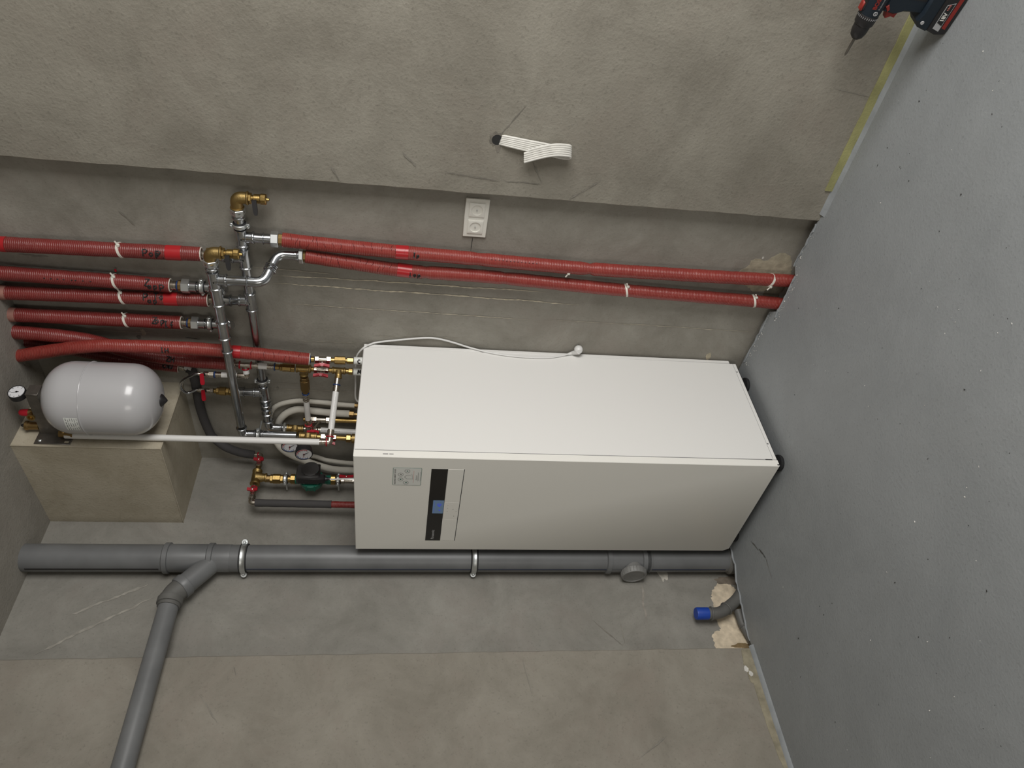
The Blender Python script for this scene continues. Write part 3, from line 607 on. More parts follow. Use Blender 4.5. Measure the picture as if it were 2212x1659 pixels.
# creases where the foil buckled under the unions
def creases(t_, pts, r, c0, c1, n, seed):
    rnd = random.Random(seed); g = G()
    for i in range(n):
        f_ = (c0 + (c1 - c0) * (i + rnd.uniform(.2, .8)) / n) * (len(pts) - 2); k = int(f_); c = pts[k].lerp(pts[k + 1], f_ - k); d = (pts[k + 1] - pts[k]).normalized(); v = CAM - c; nn = (v - d * v.dot(d)).normalized(); sd = nn.cross(d)
        a0 = rnd.uniform(-1.0, .3); a1 = a0 + rnd.uniform(.5, 1.2); m_ = 7; ph = rnd.uniform(0, 6)
        g.tube([c + d * (.004 * math.sin(ph + 3 * j / m_)) + (nn * math.cos(a0 + (a1 - a0) * j / m_) + sd * math.sin(a0 + (a1 - a0) * j / m_)) * (r + .0001) for j in range(m_ + 1)], .0008, 4)
    tag(part('creases', g, M_REDDK, t_), kind='stuff')
M_REDDK = plain('dark_red_crease', (.09, .012, .010), .6)
creases(r8, s8, .0255, .02, .27, 16, 1); creases(r9, s9, .0255, .02, .26, 14, 2); creases(r6, s6, .0255, .80, .99, 8, 3)
# ================================================================== galvanised press pipework
RS = .0172
def tee(parent, c, d, e, la=.046, lb=.045, r=.0198, rb=.0234, mat=None, dot=True):
    """press tee: two sockets along d, one along e"""
    d = d.normalized(); e = e.normalized(); g = G()
    bead_fit(g, c, d, la, r, rb); bead_fit(g, c, -d, la, r, rb); bead_fit(g, c, e, lb, r, rb)
    g.torus(c + e * .016, e, r * .97, .0022, 22, 6)
    o = part('press_tee', g, mat or M_STEEL, parent)
    if dot: part('red_mark', G().lathe(c + d * (la - .014) + (CAM - c).normalized() * (r - .0006), (CAM - c).normalized(), [(0, .0028), (.0012, .0022)], 8), M_REDR, o)
    return o
def socket(parent, c, d, L=.04, r=.0198, rb=.0234, mat=None): return part('press_socket', bead_fit(G(), c, d, L, r, rb, both=True), mat or M_STEEL, parent)
def elbow(parent, pts, rad, r=.0180, mat=None, beads=True, name='press_elbow'):
    fp = fillet(pts, rad, 9); g = G().tube(fp, r, 18)
    if beads:
        for p_, q_ in ((fp[0], fp[1]), (fp[-1], fp[-2])):
            d = (q_ - p_).normalized(); g.torus(p_ + d * .004, d, r + .001, .0032, 22, 8)
    return part(name, g, mat or M_STEEL, parent)
def hexnut(parent, p0, p1, r, mat, name='union_nut', label=None): return seg(name, mat, parent, p0, p1, r, 6, .002, label, .4)
def clamp(c, d, r, label, wall_dir, group='steel pipe clamps'):
    """two-part pipe clamp: rubber lining, steel bands, screw ears and a stud to the wall"""
    d = d.normalized(); t = thing('pipe_clamp', c + wall_dir * r, label, 'pipe clamp', group)
    u = wall_dir.cross(d).normalized()
    part('rubber_lining', G().lathe(c - d * .011, d, [(0, r + .001), (.001, r + .005), (.021, r + .005), (.022, r + .001)], 28), M_DARKRUB, t)
    g = G(); g.lathe(c - d * .008, d, [(0, r + .0052), (.003, r + .0075), (.008, r + .0066), (.013, r + .0075), (.016, r + .0052)], 28); part('band', g, M_STEELD, t)
    for s_ in (-1, 1):
        p = c + u * s_ * (r + .0105); ear = part('ear', G().box((-.006, -.007, -.006), (.006, .007, .006), .0015, (u, d, wall_dir), p), M_STEELD, t)
        part('screw', G().lathe(p - wall_dir * .014, wall_dir, [(0, .003), (.002, .0055), (.006, .0055), (.007, .003), (.026, .003)], 10), M_STEELD, ear)
    part('stud', G().tube([c + wall_dir * (r + .005), c + wall_dir * (r + .06)], .004, 10), M_STEELD, t); return t

# ---- rear header (close to the wall)
DR = .055
zR = 2.098
def RX(px, py, d=DR): q = A(px, py, d); return Vector((q.x, -d, zR))
hr = thing('steel_header', RX(545, 690), 'horizontal galvanised header pipe close to the wall with four tees', 'pipe', 'galvanised header pipes')
pR0 = RX(513, 455); pR1 = RX(572, 885); pR1.x = A(600, 924, DR).x + .040
part('pipe', G().tube([pR0, pR1], RS, 20), M_STEEL, hr)
tR = [RX(524, 512), RX(532, 557), RX(541, 650), RX(567, 848)]
for i, c in enumerate(tR): tee(hr, c, X, [-Z, Z, Z, Z][i], la=.037 if i == 0 else .044)
socket(hr, RX(514, 470), X, .03); hexnut(hr, RX(514, 462) , RX(513, 450), .026, M_STEELD, 'end_nut')
socket(hr, RX(573, 893), X, .035)
socket(hr, RX(569, 868), -X, .02)
# branch down to the right-hand long pipe
q8 = s8[0]; bq = Vector((tR[0].x, -DR, zR)); br_run = Run(bq, Vector((q8.x, -.05, q8.z)), 526, 610)
part('branch_pipe', G().tube([bq, br_run.at(598)], RS, 18), M_STEEL, hr); br_run.seg('press_socket', M_STEEL, hr, 570, 590, .0185)
br_run.ring('bead', M_STEEL, hr, 571, .022); hexnut(hr, br_run.at(586), br_run.at(602), .0285, M_STEELD); br_run.seg('insert', M_BRASSD, hr, 602, 612, .0215, 8)
# branches up to the first and third ceiling pipes
for (tt, run, ce) in ((tR[1], run1, 435), (tR[2], run3, 450)):
    e0 = run.at(ce); b0 = Vector((tt.x, -DR, zR)); rn = Run(b0, e0, 0, 1)
    part('branch_pipe', G().tube([b0, rn.at(.75)], RS, 18), M_STEEL, hr); rn.ring('bead', M_STEEL, hr, .47, .0234); rn.seg('press_socket', M_STEEL, hr, .46, .74, .0198)
    hexnut(hr, rn.at(.72), rn.at(.88), .025, M_BRASSD, 'union_nut'); rn.rib('press_ferrule', M_NICKEL, hr, .86, 1.02, .015, 2)
# ---- front header (stands off the wall)
DF = .155
zF = 2.188
def FX_(px, py, d=DF): q = A(px, py, d); return Vector((q.x, -d, zF))
hf = thing('steel_header', FX_(500, 790), 'horizontal galvanised header pipe standing off the wall in front of the red pipes', 'pipe', 'galvanised header pipes')
pF0 = FX_(455, 572); pF1 = FX_(528, 918)
part('pipe', G().tube([pF0, pF1], RS, 20), M_STEEL, hf)
tF = [FX_(463, 604), FX_(469, 640), FX_(486, 712)]
tee(hf, tF[0], X, -Z, la=.040); tee(hf, tF[1], X, Y, la=.040, lb=.03); tee(hf, tF[2], X, Y, la=.044, lb=.03)
socket(hf, FX_(457, 580), X, .028); hexnut(hf, FX_(455, 572), FX_(454, 560), .026, M_STEELD, 'end_nut')
ring = FX_(496, 758); part('bead', G().torus(ring, X, .0185, .003, 22, 8), M_STEEL, hf)
# the back outlets bend up to the second and fourth ceiling pipes
for (tt, run, ce, lab) in ((tF[1], run2, 368, 'pipe clamp on the riser of the red-tipped pipe'), (tF[2], run4, 392, 'pipe clamp on the riser beside the crossing pipes')):
    e0 = run.at(ce); z1 = e0.z - .125; x0 = e0.x
    elbow(hf, [Vector((tt.x, -DF + .025, zF)), Vector((x0, -DP, zF)), Vector((x0, -DP, z1 - .012))], .05, .0182)
    rn = Run(Vector((x0, -DP, zF + .05)), e0, 0, 1); L = (rn.p1 - rn.p0).length
    part('riser', G().tube([rn.at(0), rn.at(.62)], RS, 18), M_STEEL, hf); rn.ring('bead', M_STEEL, hf, .36, .022); rn.seg('press_socket', M_STEEL, hf, .36, .60, .0198)
    hexnut(hf, rn.at(.52), rn.at(.72), .0275, M_STEELD); rn.seg('insert', M_BRASSD, hf, .72, .80, .021, 8); rn.ring('blue_ring', M_BLUER, hf, .82, .019); rn.rib('press_ferrule', M_NICKEL, hf, .83, 1.02, .0165, 3)
    part('red_mark', G().lathe(rn.at(.46) - Y * .0186, -Y, [(0, .004), (.0008, .003)], 8), M_REDR, hf)
    clamp(rn.at(.22), Z, .0175, lab, Y)
# branch down in front of the rear header, jogging back to the other long pipe
q9 = s9[0]; b0 = Vector((tF[0].x, -DF, zF)); zb = 1.985
b1 = Vector((b0.x, -DF, zb)); b2 = Vector((q9.x, -.05, zb + .035)); b3 = Vector((q9.x, -.05, q9.z + .055))
b1 = Vector((b0.x, -DF, A(570, 612, DF).z)); b2 = Vector((q9.x + .0, -.05, A(600, 553, .05).z))
part('branch_pipe', G().tube([b0 - Z * .02, b1 + Z * .055], RS, 18), M_STEEL, hf)
mid = b1.lerp(b2, .5); dm = (b2 - b1).normalized()
elbow(hf, [b1 + Z * .06, b1, mid], .045, .0182); elbow(hf, [mid, b2, b2 - Z * .075], .045, .0182)
for k_ in (-.010, .010): part('bead', G().torus(mid + dm * k_, dm, .020, .0034, 22, 8), M_STEEL, hf)
rn = Run(b2 - Z * .06, Vector((q9.x, -.05, q9.z)), 0, 1); rn.seg('press_socket', M_STEEL, hf, 0, .45, .0198); hexnut(hf, rn.at(.40), rn.at(.80), .0285, M_STEELD); rn.seg('insert', M_BRASSD, hf, .8, 1.05, .0215, 8)
# left ends: elbows turning down
eF = FX_(535, 938); elbow(hf, [eF + X * .045, eF, eF - Z * .055], .03, .0185)
fr = Run(eF - Z * .05, Vector((eF.x, -DF, A(640, 942, DF).z)), 548, 640); part('drop_pipe', G().tube([fr.p0, fr.p1], RS, 18), M_STEEL, hf); fr.ring('bead', M_STEEL, hf, 567, .022)
eR = RX(577, 914); eR.x = A(600, 924, DR).x; elbow(hr, [eR + X * .05, eR, eR - Z * .06], .045, .0185); rr_ = Run(eR - Z * .05, Vector((eR.x, -DR, A(640, 924, DR).z)), 597, 640)
part('drop_pipe', G().tube([rr_.p0, rr_.at(614)], RS, 18), M_STEEL, hr); rr_.seg('press_socket', M_STEEL, hr, 596, 607, .0198); hexnut(hr, rr_.at(605), rr_.at(612), .025, M_STEELD, 'end_nut')
clamp(RX(517, 486), X, .0175, 'pipe clamp at the free end of the rear header by the drain valve', Y)
clamp(RX(564, 822), X, .0175, 'pipe clamp on the rear header beside the braided hose', Y)
clamp(fr.at(556.5), Z, .0175, 'pipe clamp on the drop of the front header', Y)
# ---- brass drain valves on the header ends
def drain(c, label):
    t = thing('drain_valve', c, label, 'valve', 'brass drain valves on the header ends')
    z_ = -Z; g = G().tube(fillet([c - X * .008, c + X * .034, c + X * .034 + z_ * .042], .022, 8), .0205, 20); g.torus(c + X * -.004, X, .021, .003, 22, 6); g.torus(c + X * .034 + z_ * .038, Z, .021, .0035, 22, 6)
    part('elbow', g, M_BRASSR, t); p = c + X * .034 + z_ * .042
    hexnut(t, p, p + z_ * .010, .019, M_BRASS, 'hex'); part('body', G().lathe(p + z_ * .010, z_, [(0, .012), (.006, .0125), (.008, .016), (.028, .0165), (.030, .012)], 18), M_BRASS, t)
    g = G().lathe(p + z_ * .038, z_, [(0, .017), (.003, .019), (.018, .019), (.021, .016)], 12, None, .2); part('cap', g, M_BRASS, t, None, 20)
    part('cap_tip', G().lathe(p + z_ * .059, z_, [(0, .006), (.008, .005), (.009, .003)], 10), M_BRASS, t)
    h = p + z_ * .022; sd = (-Y * .9 - X * .1).normalized(); part('stem', G().tube([h, h + sd * .022], .007, 12), M_BLACK, t)
    o = h + sd * .022; ld = (-X * .80 - Z * .12 - Y * .50).normalized(); nn = ld.cross(sd).normalized(); part('lever', G().hull([o + ld * a + nn * b_ + sd * k_ for a, b_ in ((-.009, .008), (-.009, -.008), (.030, .0075), (.030, -.0075), (.040, .003), (.040, -.006)) for k_ in (-.004, .005)]), M_BLACK, t, 'black lever'); return t
drain(pR0 + X * .018, 'brass elbow drain valve with black lever at the free end of the rear header')
drain(pF0 + X * .018, 'brass elbow drain valve with black lever at the free end of the front header')

# ================================================================== brass, nickel and white pipe strings
def butterfly(parent, c, axis, out, L=.03, mat=None):
    """two-winged red handle on a ball valve, wings along axis, stem along out"""
    a = axis.normalized(); o = out.normalized(); w_ = a.cross(o)
    part('stem', G().tube([c, c + o * .026], .0055, 10), M_NICKEL, parent)
    h = part('handle', G().hull([c + o * z_ + a * x_ + w_ * y_ for x_, y_, z_ in ((-.010, .008, .018), (.010, .008, .018), (-.010, -.008, .018), (.010, -.008, .018), (-.006, .006, .030), (.006, .006, .030), (-.006, -.006, .030), (.006, -.006, .030))]), mat or M_REDR, parent, 'red butterfly handle')
    for s_ in (-1, 1): part('wing', G().hull([c + o * z_ + a * s_ * x_ + w_ * y_ for x_, y_, z_ in ((.005, .007, .018), (.005, -.007, .018), (.005, .007, .028), (.005, -.007, .028), (L, .006, .023), (L, -.006, .023), (L, .006, .034), (L, -.006, .034))]), mat or M_REDR, h)
    part('screw', G().lathe(c + o * .029, o, [(0, .004), (.003, .004), (.004, .002)], 8), M_NICKEL, h)
def tag_t(name, run, c, label, cat, group=None): return thing(name, run.at(c), label, cat, group)
OUT = (-Y * .92 - X * .38).normalized()
# row at the right of the cabinet top: bowed red pipe > ball valve > brass valve > white stub "C"
p0 = s6[-1]; rC = Run(p0, Vector((A(785, 780, .085).x, -.085, cz1 - .02)), 668, 785)
t = tag_t('ball_valve', rC, 695, 'ball valve with red butterfly handle under the bowed red pipe', 'valve', 'ball valves with red butterfly handles')
rC.ring('blue_ring', M_BLUER, t, 670, .017); rC.seg('insert', M_BRASS, t, 671, 678, .0125); rC.seg('hex', M_NICKEL, t, 679, 687, .0155, 6); rC.seg('body', M_NICKEL, t, 687, 702, .0135); rC.seg('hex', M_NICKEL, t, 702, 711, .0165, 6); butterfly(t, rC.at(694), rC.d, OUT)
t = tag_t('check_valve', rC, 730, 'brass check valve above the white stub marked C', 'valve', 'brass check valves'); rC.seg('neck', M_BRASS, t, 710, 720, .010); rC.seg('body', M_BRASS, t, 718, 740, .0165, 8); rC.seg('nut', M_BRASS, t, 743, 756, .0135, 6); rC.seg('olive', M_BRASS, t, 739, 744, .009)
t = tag_t('pipe_stub', rC, 770, 'short white lagged stub marked C at the cabinet top', 'pipe', 'marked stubs on the cabinet top'); rC.seg('sleeve', M_LBL, t, 757, 785, .0155, 20); hand(t, 'C', rC.at(768), rC.d, .0155, .016, -.003)
# row of the ZH pipe
p0 = s5[-1]; rM = Run(p0, Vector((A(785, 804, .076).x, -.076, cz1 - .02)), 505, 785)
t = tag_t('press_tee_fitting', rM, 528, 'nickel press tee with two red rings below the ZH pipe', 'pipe fitting')
rM.rib('ferrule', M_NICKEL, t, 504, 516, .0125, 2); rM.ring('red_ring', M_REDR, t, 517, .017); rM.seg('body', M_NICKEL, t, 518, 539, .0125); rM.ring('red_ring', M_REDR, t, 540, .017); rM.rib('ferrule', M_NICKEL, t, 541, 555, .0135, 3)
cT = rM.at(528); eT = A(533, 812, .105); eT.z = A(533, 812, .105).z
part('outlet', G().tube([cT, cT.lerp(eT, .8)], .0115, 16), M_NICKEL, t); part('white_sleeve', G().tube([cT.lerp(eT, .45), cT.lerp(eT, .78)], .0125, 16), M_WHITE, t); part('red_ring', G().torus(cT.lerp(eT, .35), eT - cT, .0125, .003, 20, 6), M_REDR, t)
# upper valve string of the filling loop, running up from the tee elbow
uE = eT; uT = Vector((uE.x, -.105, A(430, 813, .105).z)); rU = Run(uE, uT, 533, 430)
part('elbow', G().tube(fillet([cT.lerp(eT, .75), uE, rU.at(522)], .012, 6), .0125, 16), M_NICKEL, t)
t = tag_t('pipe_stub', rU, 495, 'short white pipe with press ferrules behind the front header', 'pipe'); rU.rib('ferrule', M_NICKEL, t, 527, 513, .0125, 3); rU.seg('sleeve', M_WHITE, t, 514, 478, .0115); rU.rib('ferrule', M_NICKEL, t, 479, 466, .0125, 3); rU.ring('blue_ring', M_BLUER, t, 465, .0145)
def lever_valve(run, cs, label, side, dl):
    t = tag_t('lever_valve', run, cs[2], label, 'valve', 'ball valves with red levers on the filling hose')
    run.seg('nut', M_NICKEL, t, cs[0], cs[1], .0135, 6); run.seg('body', M_NICKEL, t, cs[1], cs[3], .012); run.seg('nut', M_NICKEL, t, cs[3], cs[4], .009, 6); c = run.at(cs[2])
    part('stem', G().tube([c, c + side * .024], .006, 10), M_BLACK, t); part('stem_nut', G().lathe(c + side * .022, side, [(0, .0065), (.005, .0065)], 6), M_NICKEL, t)
    up = run.d * .25; o = c + side * .022; ld = dl.normalized(); nn = ld.cross(side).normalized()
    part('lever', G().hull([o + ld * a + nn * b_ + side * k_ for a, b_ in ((-.004, .007), (-.004, -.007), (.034, .009), (.034, -.009), (.042, .005), (.042, -.005)) for k_ in (0, .006)]), M_REDR, t, 'red lever'); return t
lever_valve(rU, (463, 452, 446, 441, 434), 'ball valve with red lever at the upper end of the braided hose', (-Y * .3 + X * .25 + Z * .2).normalized(), (-X * .75 - Y * .62 - Z * .12))
# lower string: braided hose > ball valve > brass check valve > steel tee
t4 = tR[3]; rL = Run(Vector((t4.x, -DR, zR)), Vector((t4.x - .0, -DR, A(430, 849, DR).z)), 566, 430)
part('branch_pipe', G().tube([rL.at(560), rL.at(500)], RS, 18), M_STEEL, hr); rL.seg('press_socket', M_STEEL, hr, 524, 503, .0198); rL.ring('bead', M_STEEL, hr, 524, .0234)
t = tag_t('check_valve', rL, 480, 'brass check valve feeding the rear header from the braided hose', 'valve', 'brass check valves'); rL.seg('nut', M_BRASS, t, 504, 495, .0205, 6); rL.seg('hex', M_BRASS, t, 494, 487, .0165, 6); rL.seg('body', M_BRASS, t, 487, 473, .0185, 8); rL.seg('hex', M_BRASS, t, 473, 467, .0155, 6); rL.seg('tail', M_BRASS, t, 467, 462, .011)
lever_valve(rL, (461, 453, 448, 443, 431), 'ball valve with red lever at the lower end of the braided hose', (-Y * .3 + X * .25 + Z * .2).normalized(), (-X * .75 - Y * .62 - Z * .12))
hp = [rU.at(436), rU.at(424), A(405, 816, .10), A(393, 824, .095), A(389.5, 834, .085), A(393, 843, .075), A(405, 849, .065), rL.at(424), rL.at(432)]
hsp = spline(hp, 8); t = thing('braided_hose', hsp[len(hsp) // 2], 'thin braided steel hose looping between the two red lever valves', 'hose'); part('braid', G().tube(hsp, .0058, 12), M_STEEL, t)
for a, b_ in ((0, 5), (-6, -1)): part('crimp_ferrule', G().tube([hsp[a], hsp[b_]] if a == 0 else [hsp[a], hsp[b_]], .0072, 12), M_NICKEL, t)
# ZH row continues
t = tag_t('pipe_stub', rM, 564, 'very short white pipe between two nickel ferrules', 'pipe'); rM.seg('sleeve', M_WHITE, t, 555, 573, .0135); rM.rib('ferrule', M_NICKEL, t, 573, 587, .0135, 3); rM.ring('blue_ring', M_BLUER, t, 588.5, .0165)
t = tag_t('check_valve', rM, 612, 'brass check valve on the ZH line above the large brass tee', 'valve', 'brass check valves'); rM.seg('neck', M_BRASS, t, 589, 598, .0125, 8); rM.seg('hex', M_BRASS, t, 599, 604, .0155, 6); rM.seg('body', M_BRASS, t, 604, 622, .0175, 8); rM.seg('hex', M_BRASS, t, 622, 630, .0185, 6)
def brass_tee(run, a, b_, r, rb, e, lb, label, mat=None):
    c = run.at((a + b_) / 2); t = thing('brass_tee', c, label, 'pipe fitting', 'brass tees'); L = (run.at(b_) - run.at(a)).length / 2; g = G(); bead_fit(g, c, run.d, L, r, rb); bead_fit(g, c, -run.d, L, r, rb); part('body', g, mat or M_BRASSR, t); g = G(); bead_fit(g, c, e, lb, r, rb)
    for i in range(4):
        pass
    part('outlet', g, mat or M_BRASSR, t); part('web', G().lathe(c, e, [(0, r * 1.35), (r * 1.25, r * .98)], 18), mat or M_BRASSR, t); return c
E6 = Vector((-.995, 0.0, 0.0)); 
cM1 = brass_tee(rM, 632, 664, .0165, .0185, -X, .036, 'brass tee on the ZH line with a check valve on its side outlet')
t = tag_t('ball_valve', rM, 688, 'ball valve with red butterfly handle between two brass tees', 'valve', 'ball valves with red butterfly handles'); rM.seg('neck', M_BRASS, t, 664, 670, .010); rM.seg('hex', M_NICKEL, t, 670, 677, .0155, 6); rM.seg('body', M_NICKEL, t, 677, 694, .0125); rM.seg('hex', M_NICKEL, t, 694, 701, .0135, 6); rM.seg('neck', M_BRASS, t, 701, 709, .0105); butterfly(t, rM.at(685), rM.d, OUT)
wE = Vector((.520, -.327, 1.799)); cM2c = rM.at(722)
e2 = (wE - cM2c); e2.z = 0; e2.normalize()
cM2 = brass_tee(rM, 708, 737, .0135, .0155, e2, .034, 'small brass tee above the white stub marked M')
t = tag_t('compression_fitting', rM, 745, 'brass compression nut above the white stub marked M', 'pipe fitting'); rM.seg('olive', M_BRASS, t, 737, 744, .011); rM.seg('nut', M_BRASS, t, 743, 752, .0145, 6)
t = tag_t('pipe_stub', rM, 768, 'short white lagged stub marked M at the cabinet top', 'pipe', 'marked stubs on the cabinet top'); rM.seg('sleeve', M_LBL, t, 754, 785, .0165, 20); hand(t, 'M', rM.at(767), rM.d, .0165, .016, 0)
# side outlet of the large tee: check valve > white pipe > nickel tee
c1 = Vector(cM1); c2 = Vector((A(656, 924, .083).x, c1.y, c1.z)); rS = Run(c1, c2, 795, 924)
t = tag_t('check_valve', rS, 828, 'brass check valve lying on its side between brass tee and white pipe', 'valve', 'brass check valves'); rS.seg('hex', M_BRASSD, t, 812, 818, .0175, 6); rS.seg('body', M_BRASSD, t, 818, 838, .0195, 8); rS.seg('hex', M_BRASSD, t, 838, 844, .0155, 6)
t = tag_t('white_pipe', rS, 880, 'short white horizontal pipe with a blue ring and a red ring, above the cabinet', 'pipe', 'white multilayer pipes'); rS.ring('blue_ring', M_BLUER, t, 846, .0155); rS.rib('ferrule', M_NICKEL, t, 848, 862, .0138, 3); rS.seg('sleeve', M_WHITE, t, 862, 904, .0125); rS.rib('ferrule', M_NICKEL, t, 904, 915, .0138, 2); rS.ring('red_ring', M_REDR, t, 916, .0165)
# drop of the rear header: brass tee with gauge, nickel tee, white pipe into the cabinet
rD = Run(Vector((eR.x, -DR, rr_.at(612).z)), Vector((eR.x, -.07, cz1 - .02)), 612, 768)
cG1 = brass_tee(rD, 613, 645, .0165, .019, -Y, .034, 'brass tee with a dial gauge under the rear header drop')
t = tag_t('press_tee_fitting', rD, 655, 'nickel press tee with red ring under the gauge tee', 'pipe fitting'); rD.seg('body', M_NICKEL, t, 645, 661, .0145); rD.ring('red_ring', M_REDR, t, 662, .0175); rD.rib('ferrule', M_NICKEL, t, 663, 677, .0138, 2); part('outlet', G().tube([rD.at(654), rS.at(917)], .0135, 16), M_NICKEL, t)
t = tag_t('white_pipe', rD, 710, 'short white vertical pipe with black print entering the cabinet top', 'pipe', 'white multilayer pipes'); rD.seg('sleeve', M_WHITE, t, 677, 748, .0125); rD.rib('ferrule', M_NICKEL, t, 748, 761, .0138, 2); rD.ring('red_ring', M_REDR, t, 763, .017); rD.seg('tail', M_NICKEL, t, 763, 768, .0125)
for k_ in range(14): hand(t, '-', rD.at(680 + k_ * 2.6), rD.d, .0125, .006, -.001, wd=.0010)
# drop of the front header: brass tee with gauge, valves, brass filter
rH = Run(Vector((eF.x, -DF, fr.at(640).z)), Vector((eF.x - .012, -DF, cz1 - .02)), 640, 768)
cG2 = brass_tee(rH, 645, 677, .0165, .019, -Y, .034, 'brass tee with a dial gauge under the front header drop')
t = tag_t('ball_valve', rH, 692, 'ball valve with red butterfly handle beside the dial gauges', 'valve', 'ball valves with red butterfly handles'); rH.seg('neck', M_BRASS, t, 677, 684, .012); rH.seg('hex', M_NICKEL, t, 684, 692, .0165, 6); rH.seg('body', M_NICKEL, t, 692, 705, .0145); rH.seg('hex', M_NICKEL, t, 705, 712, .0155, 6); butterfly(t, rH.at(698), rH.d, (-Y * .9 - X * .45).normalized())
t = tag_t('strainer', rH, 750, 'thick brass strainer entering the cabinet top', 'pipe fitting'); rH.seg('neck', M_BRASS, t, 712, 730, .0115); rH.seg('hex', M_BRASS, t, 730, 738, .0185, 6); rH.seg('body', M_BRASSR, t, 740, 766, .0215, 24); rH.seg('neck', M_BRASS, t, 737, 741, .013)
rK = Run(Vector((eR.x + .035, -.03, A(672, 914, .03).z)), Vector((eR.x + .035, -.03, cz1 - .02)), 672, 768)
t = tag_t('ball_valve', rK, 690, 'ball valve with red butterfly handle half hidden behind the printed white pipe', 'valve', 'ball valves with red butterfly handles'); rK.seg('neck', M_BRASS, t, 660, 672, .010); rK.seg('hex', M_NICKEL, t, 672, 682, .016, 6); rK.seg('body', M_NICKEL, t, 682, 697, .014); rK.seg('hex', M_NICKEL, t, 697, 705, .015, 6); rK.seg('neck', M_BRASS, t, 705, 768, .012); hk = A(676, 933.5, .112) + Y * .026; butterfly(t, hk, Z, -Y, .026); part('handle_stem', G().tube([rK.at(690), hk], .005, 8), M_NICKEL, t)
def gauge(tc, dial, label):
    t = thing('dial_gauge', tc, label, 'gauge', 'thermometer gauges'); n = (dial - tc); n = (-Y * .95 - Z * .12).normalized(); c = dial; r = .037
    part('stem', G().tube([tc - Y * .028, c - n * .028], .0085, 12), M_BRASS, t)
    part('case', G().lathe(c - n * .030, n, [(0, .012), (.004, r * .92), (.030, r), (.034, r), (.036, r * .93), (.033, r * .90)], 36), M_BLACK, t)
    f_ = part('dial', G().lathe(c + n * .002, n, [(0, r * .89), (.0022, r * .89)], 36), M_DIAL, t); u = Z - n * n.z; u.normalize(); v = n.cross(u)
    g1 = G(); g2 = G()
    for (g_, a0, a1) in ((g1, -120, 0), (g2, 0, 120)):
        pts = [c + n * .0044 + (u * math.cos(math.radians(a)) - v * math.sin(math.radians(a))) * r * .80 for a in range(a0, a1 + 1, 10)]; g_.tube(pts, .0016, 5)
    part('blue_scale', g1, M_BLUER, f_); part('red_scale', g2, M_REDR, f_)
    for k_ in range(11):
        a = math.radians(-125 + 25 * k_); e = u * math.cos(a) - v * math.sin(a); part('tick', G().tube([c + n * .0046 + e * r * .60, c + n * .0046 + e * r * .70], .0008, 4), M_INK, f_)
    for (a, mt, L) in ((150, M_INK, .62), (-80, M_REDR, .5)):
        e = u * math.cos(math.radians(a)) - v * math.sin(math.radians(a)); part('needle', G().tube([c + n * .0050 - e * r * .12, c + n * .0050 + e * r * L], [.0017, .0007], 5), mt, f_)
    part('hub', G().lathe(c + n * .0042, n, [(0, .004), (.0025, .0035)], 12), M_INK, f_); return t
d1_ = A(626, 964, .166); gauge(cG1, d1_, 'black dial gauge half hidden behind the long white pipe')
d2_ = A(656.5, 980, .255); gauge(cG2, d2_, 'black dial gauge in full view beside the long white pipe')
# ---- long white pipe from the tank group and its cross pipe to the wall
t = thing('white_pipe', wE, 'long white vertical pipe dropping from the tank bracket', 'pipe', 'white multilayer pipes'); wT = Vector((wE.x, wE.y, 2.80)); rW = Run(Vector((wE.x, wE.y, A(300, 945, .327).z)), wE, 300, 710)
part('sleeve', G().tube([wT, rW.at(688)], .0128, 20), M_WHITE, t); rW.rib('ferrule', M_NICKEL, t, 688, 702, .0142, 2); rW.ring('red_ring', M_REDR, t, 703.5, .018)
rX = Run(cM2c, wE, 800, 957); part('elbow', G().tube(fillet([rW.at(703), wE, rX.at(944)], .014, 7), .0135, 16), M_NICKEL, t)
t = thing('white_pipe', rX.at(880), 'white horizontal pipe with faint print crossing in front of the lagged white lines', 'pipe', 'white multilayer pipes'); rX.seg('neck', M_NICKEL, t, 810, 833, .0118); rX.ring('blue_ring', M_BLUER, t, 832, .016); rX.rib('ferrule', M_NICKEL, t, 833, 847, .0142, 3); rX.seg('sleeve', M_WHITE, t, 847, 930, .0128); rX.rib('ferrule', M_NICKEL, t, 930, 943, .0142, 2); rX.ring('red_ring', M_REDR, t, 945, .018)
for k_ in range(22): hand(t, '-', rX.at(852 + k_ * 3.2), rX.d, .0128, .006, .002, wd=.0005)

# ================================================================== lagged refrigerant lines, grey hose
def lag(name, pts, r, mat, label, cat, group, n=8):
    sp = spline(pts, n); t = thing(name, sp[0], label, cat, group); part('lagging', sleeve_path(sp, r, 18, .015, .0004), mat, t); return t, sp
GW = 'white foam lagged refrigerant lines'
tn = [A(766, 876, .020), A(727, 873.4, .016), A(709, 870.5, .014), A(660, 866.5, .0125), A(641, 866, .0125), A(610, 871.5, .0125), A(592, 881, .0125), A(584, 895, .0125), A(583, 912, .0125), A(582, 930, .0125), A(590, 950, .0125), A(604, 963, .0125), A(636, 979, .014), A(679, 986, .020)]
e = B(710, 989, .045); tn += [Vector((.055, -.02 - .025, e.z)), Vector((.055, -.06, B(763, 993.5, .05).z)), Vector((.055, -.06, 1.60))]
a_, sp = lag('refrigerant_line', tn, .0108, M_FOAMW, 'thinner white lagged line looping above the cabinet against the back wall', 'pipe', GW)
part('flare_nut', G().lathe(A(764, 876, .020), (A(775, 877, .020) - A(764, 876, .020)), [(0, .0105), (.02, .0105)], 6), M_BRASSD, a_)
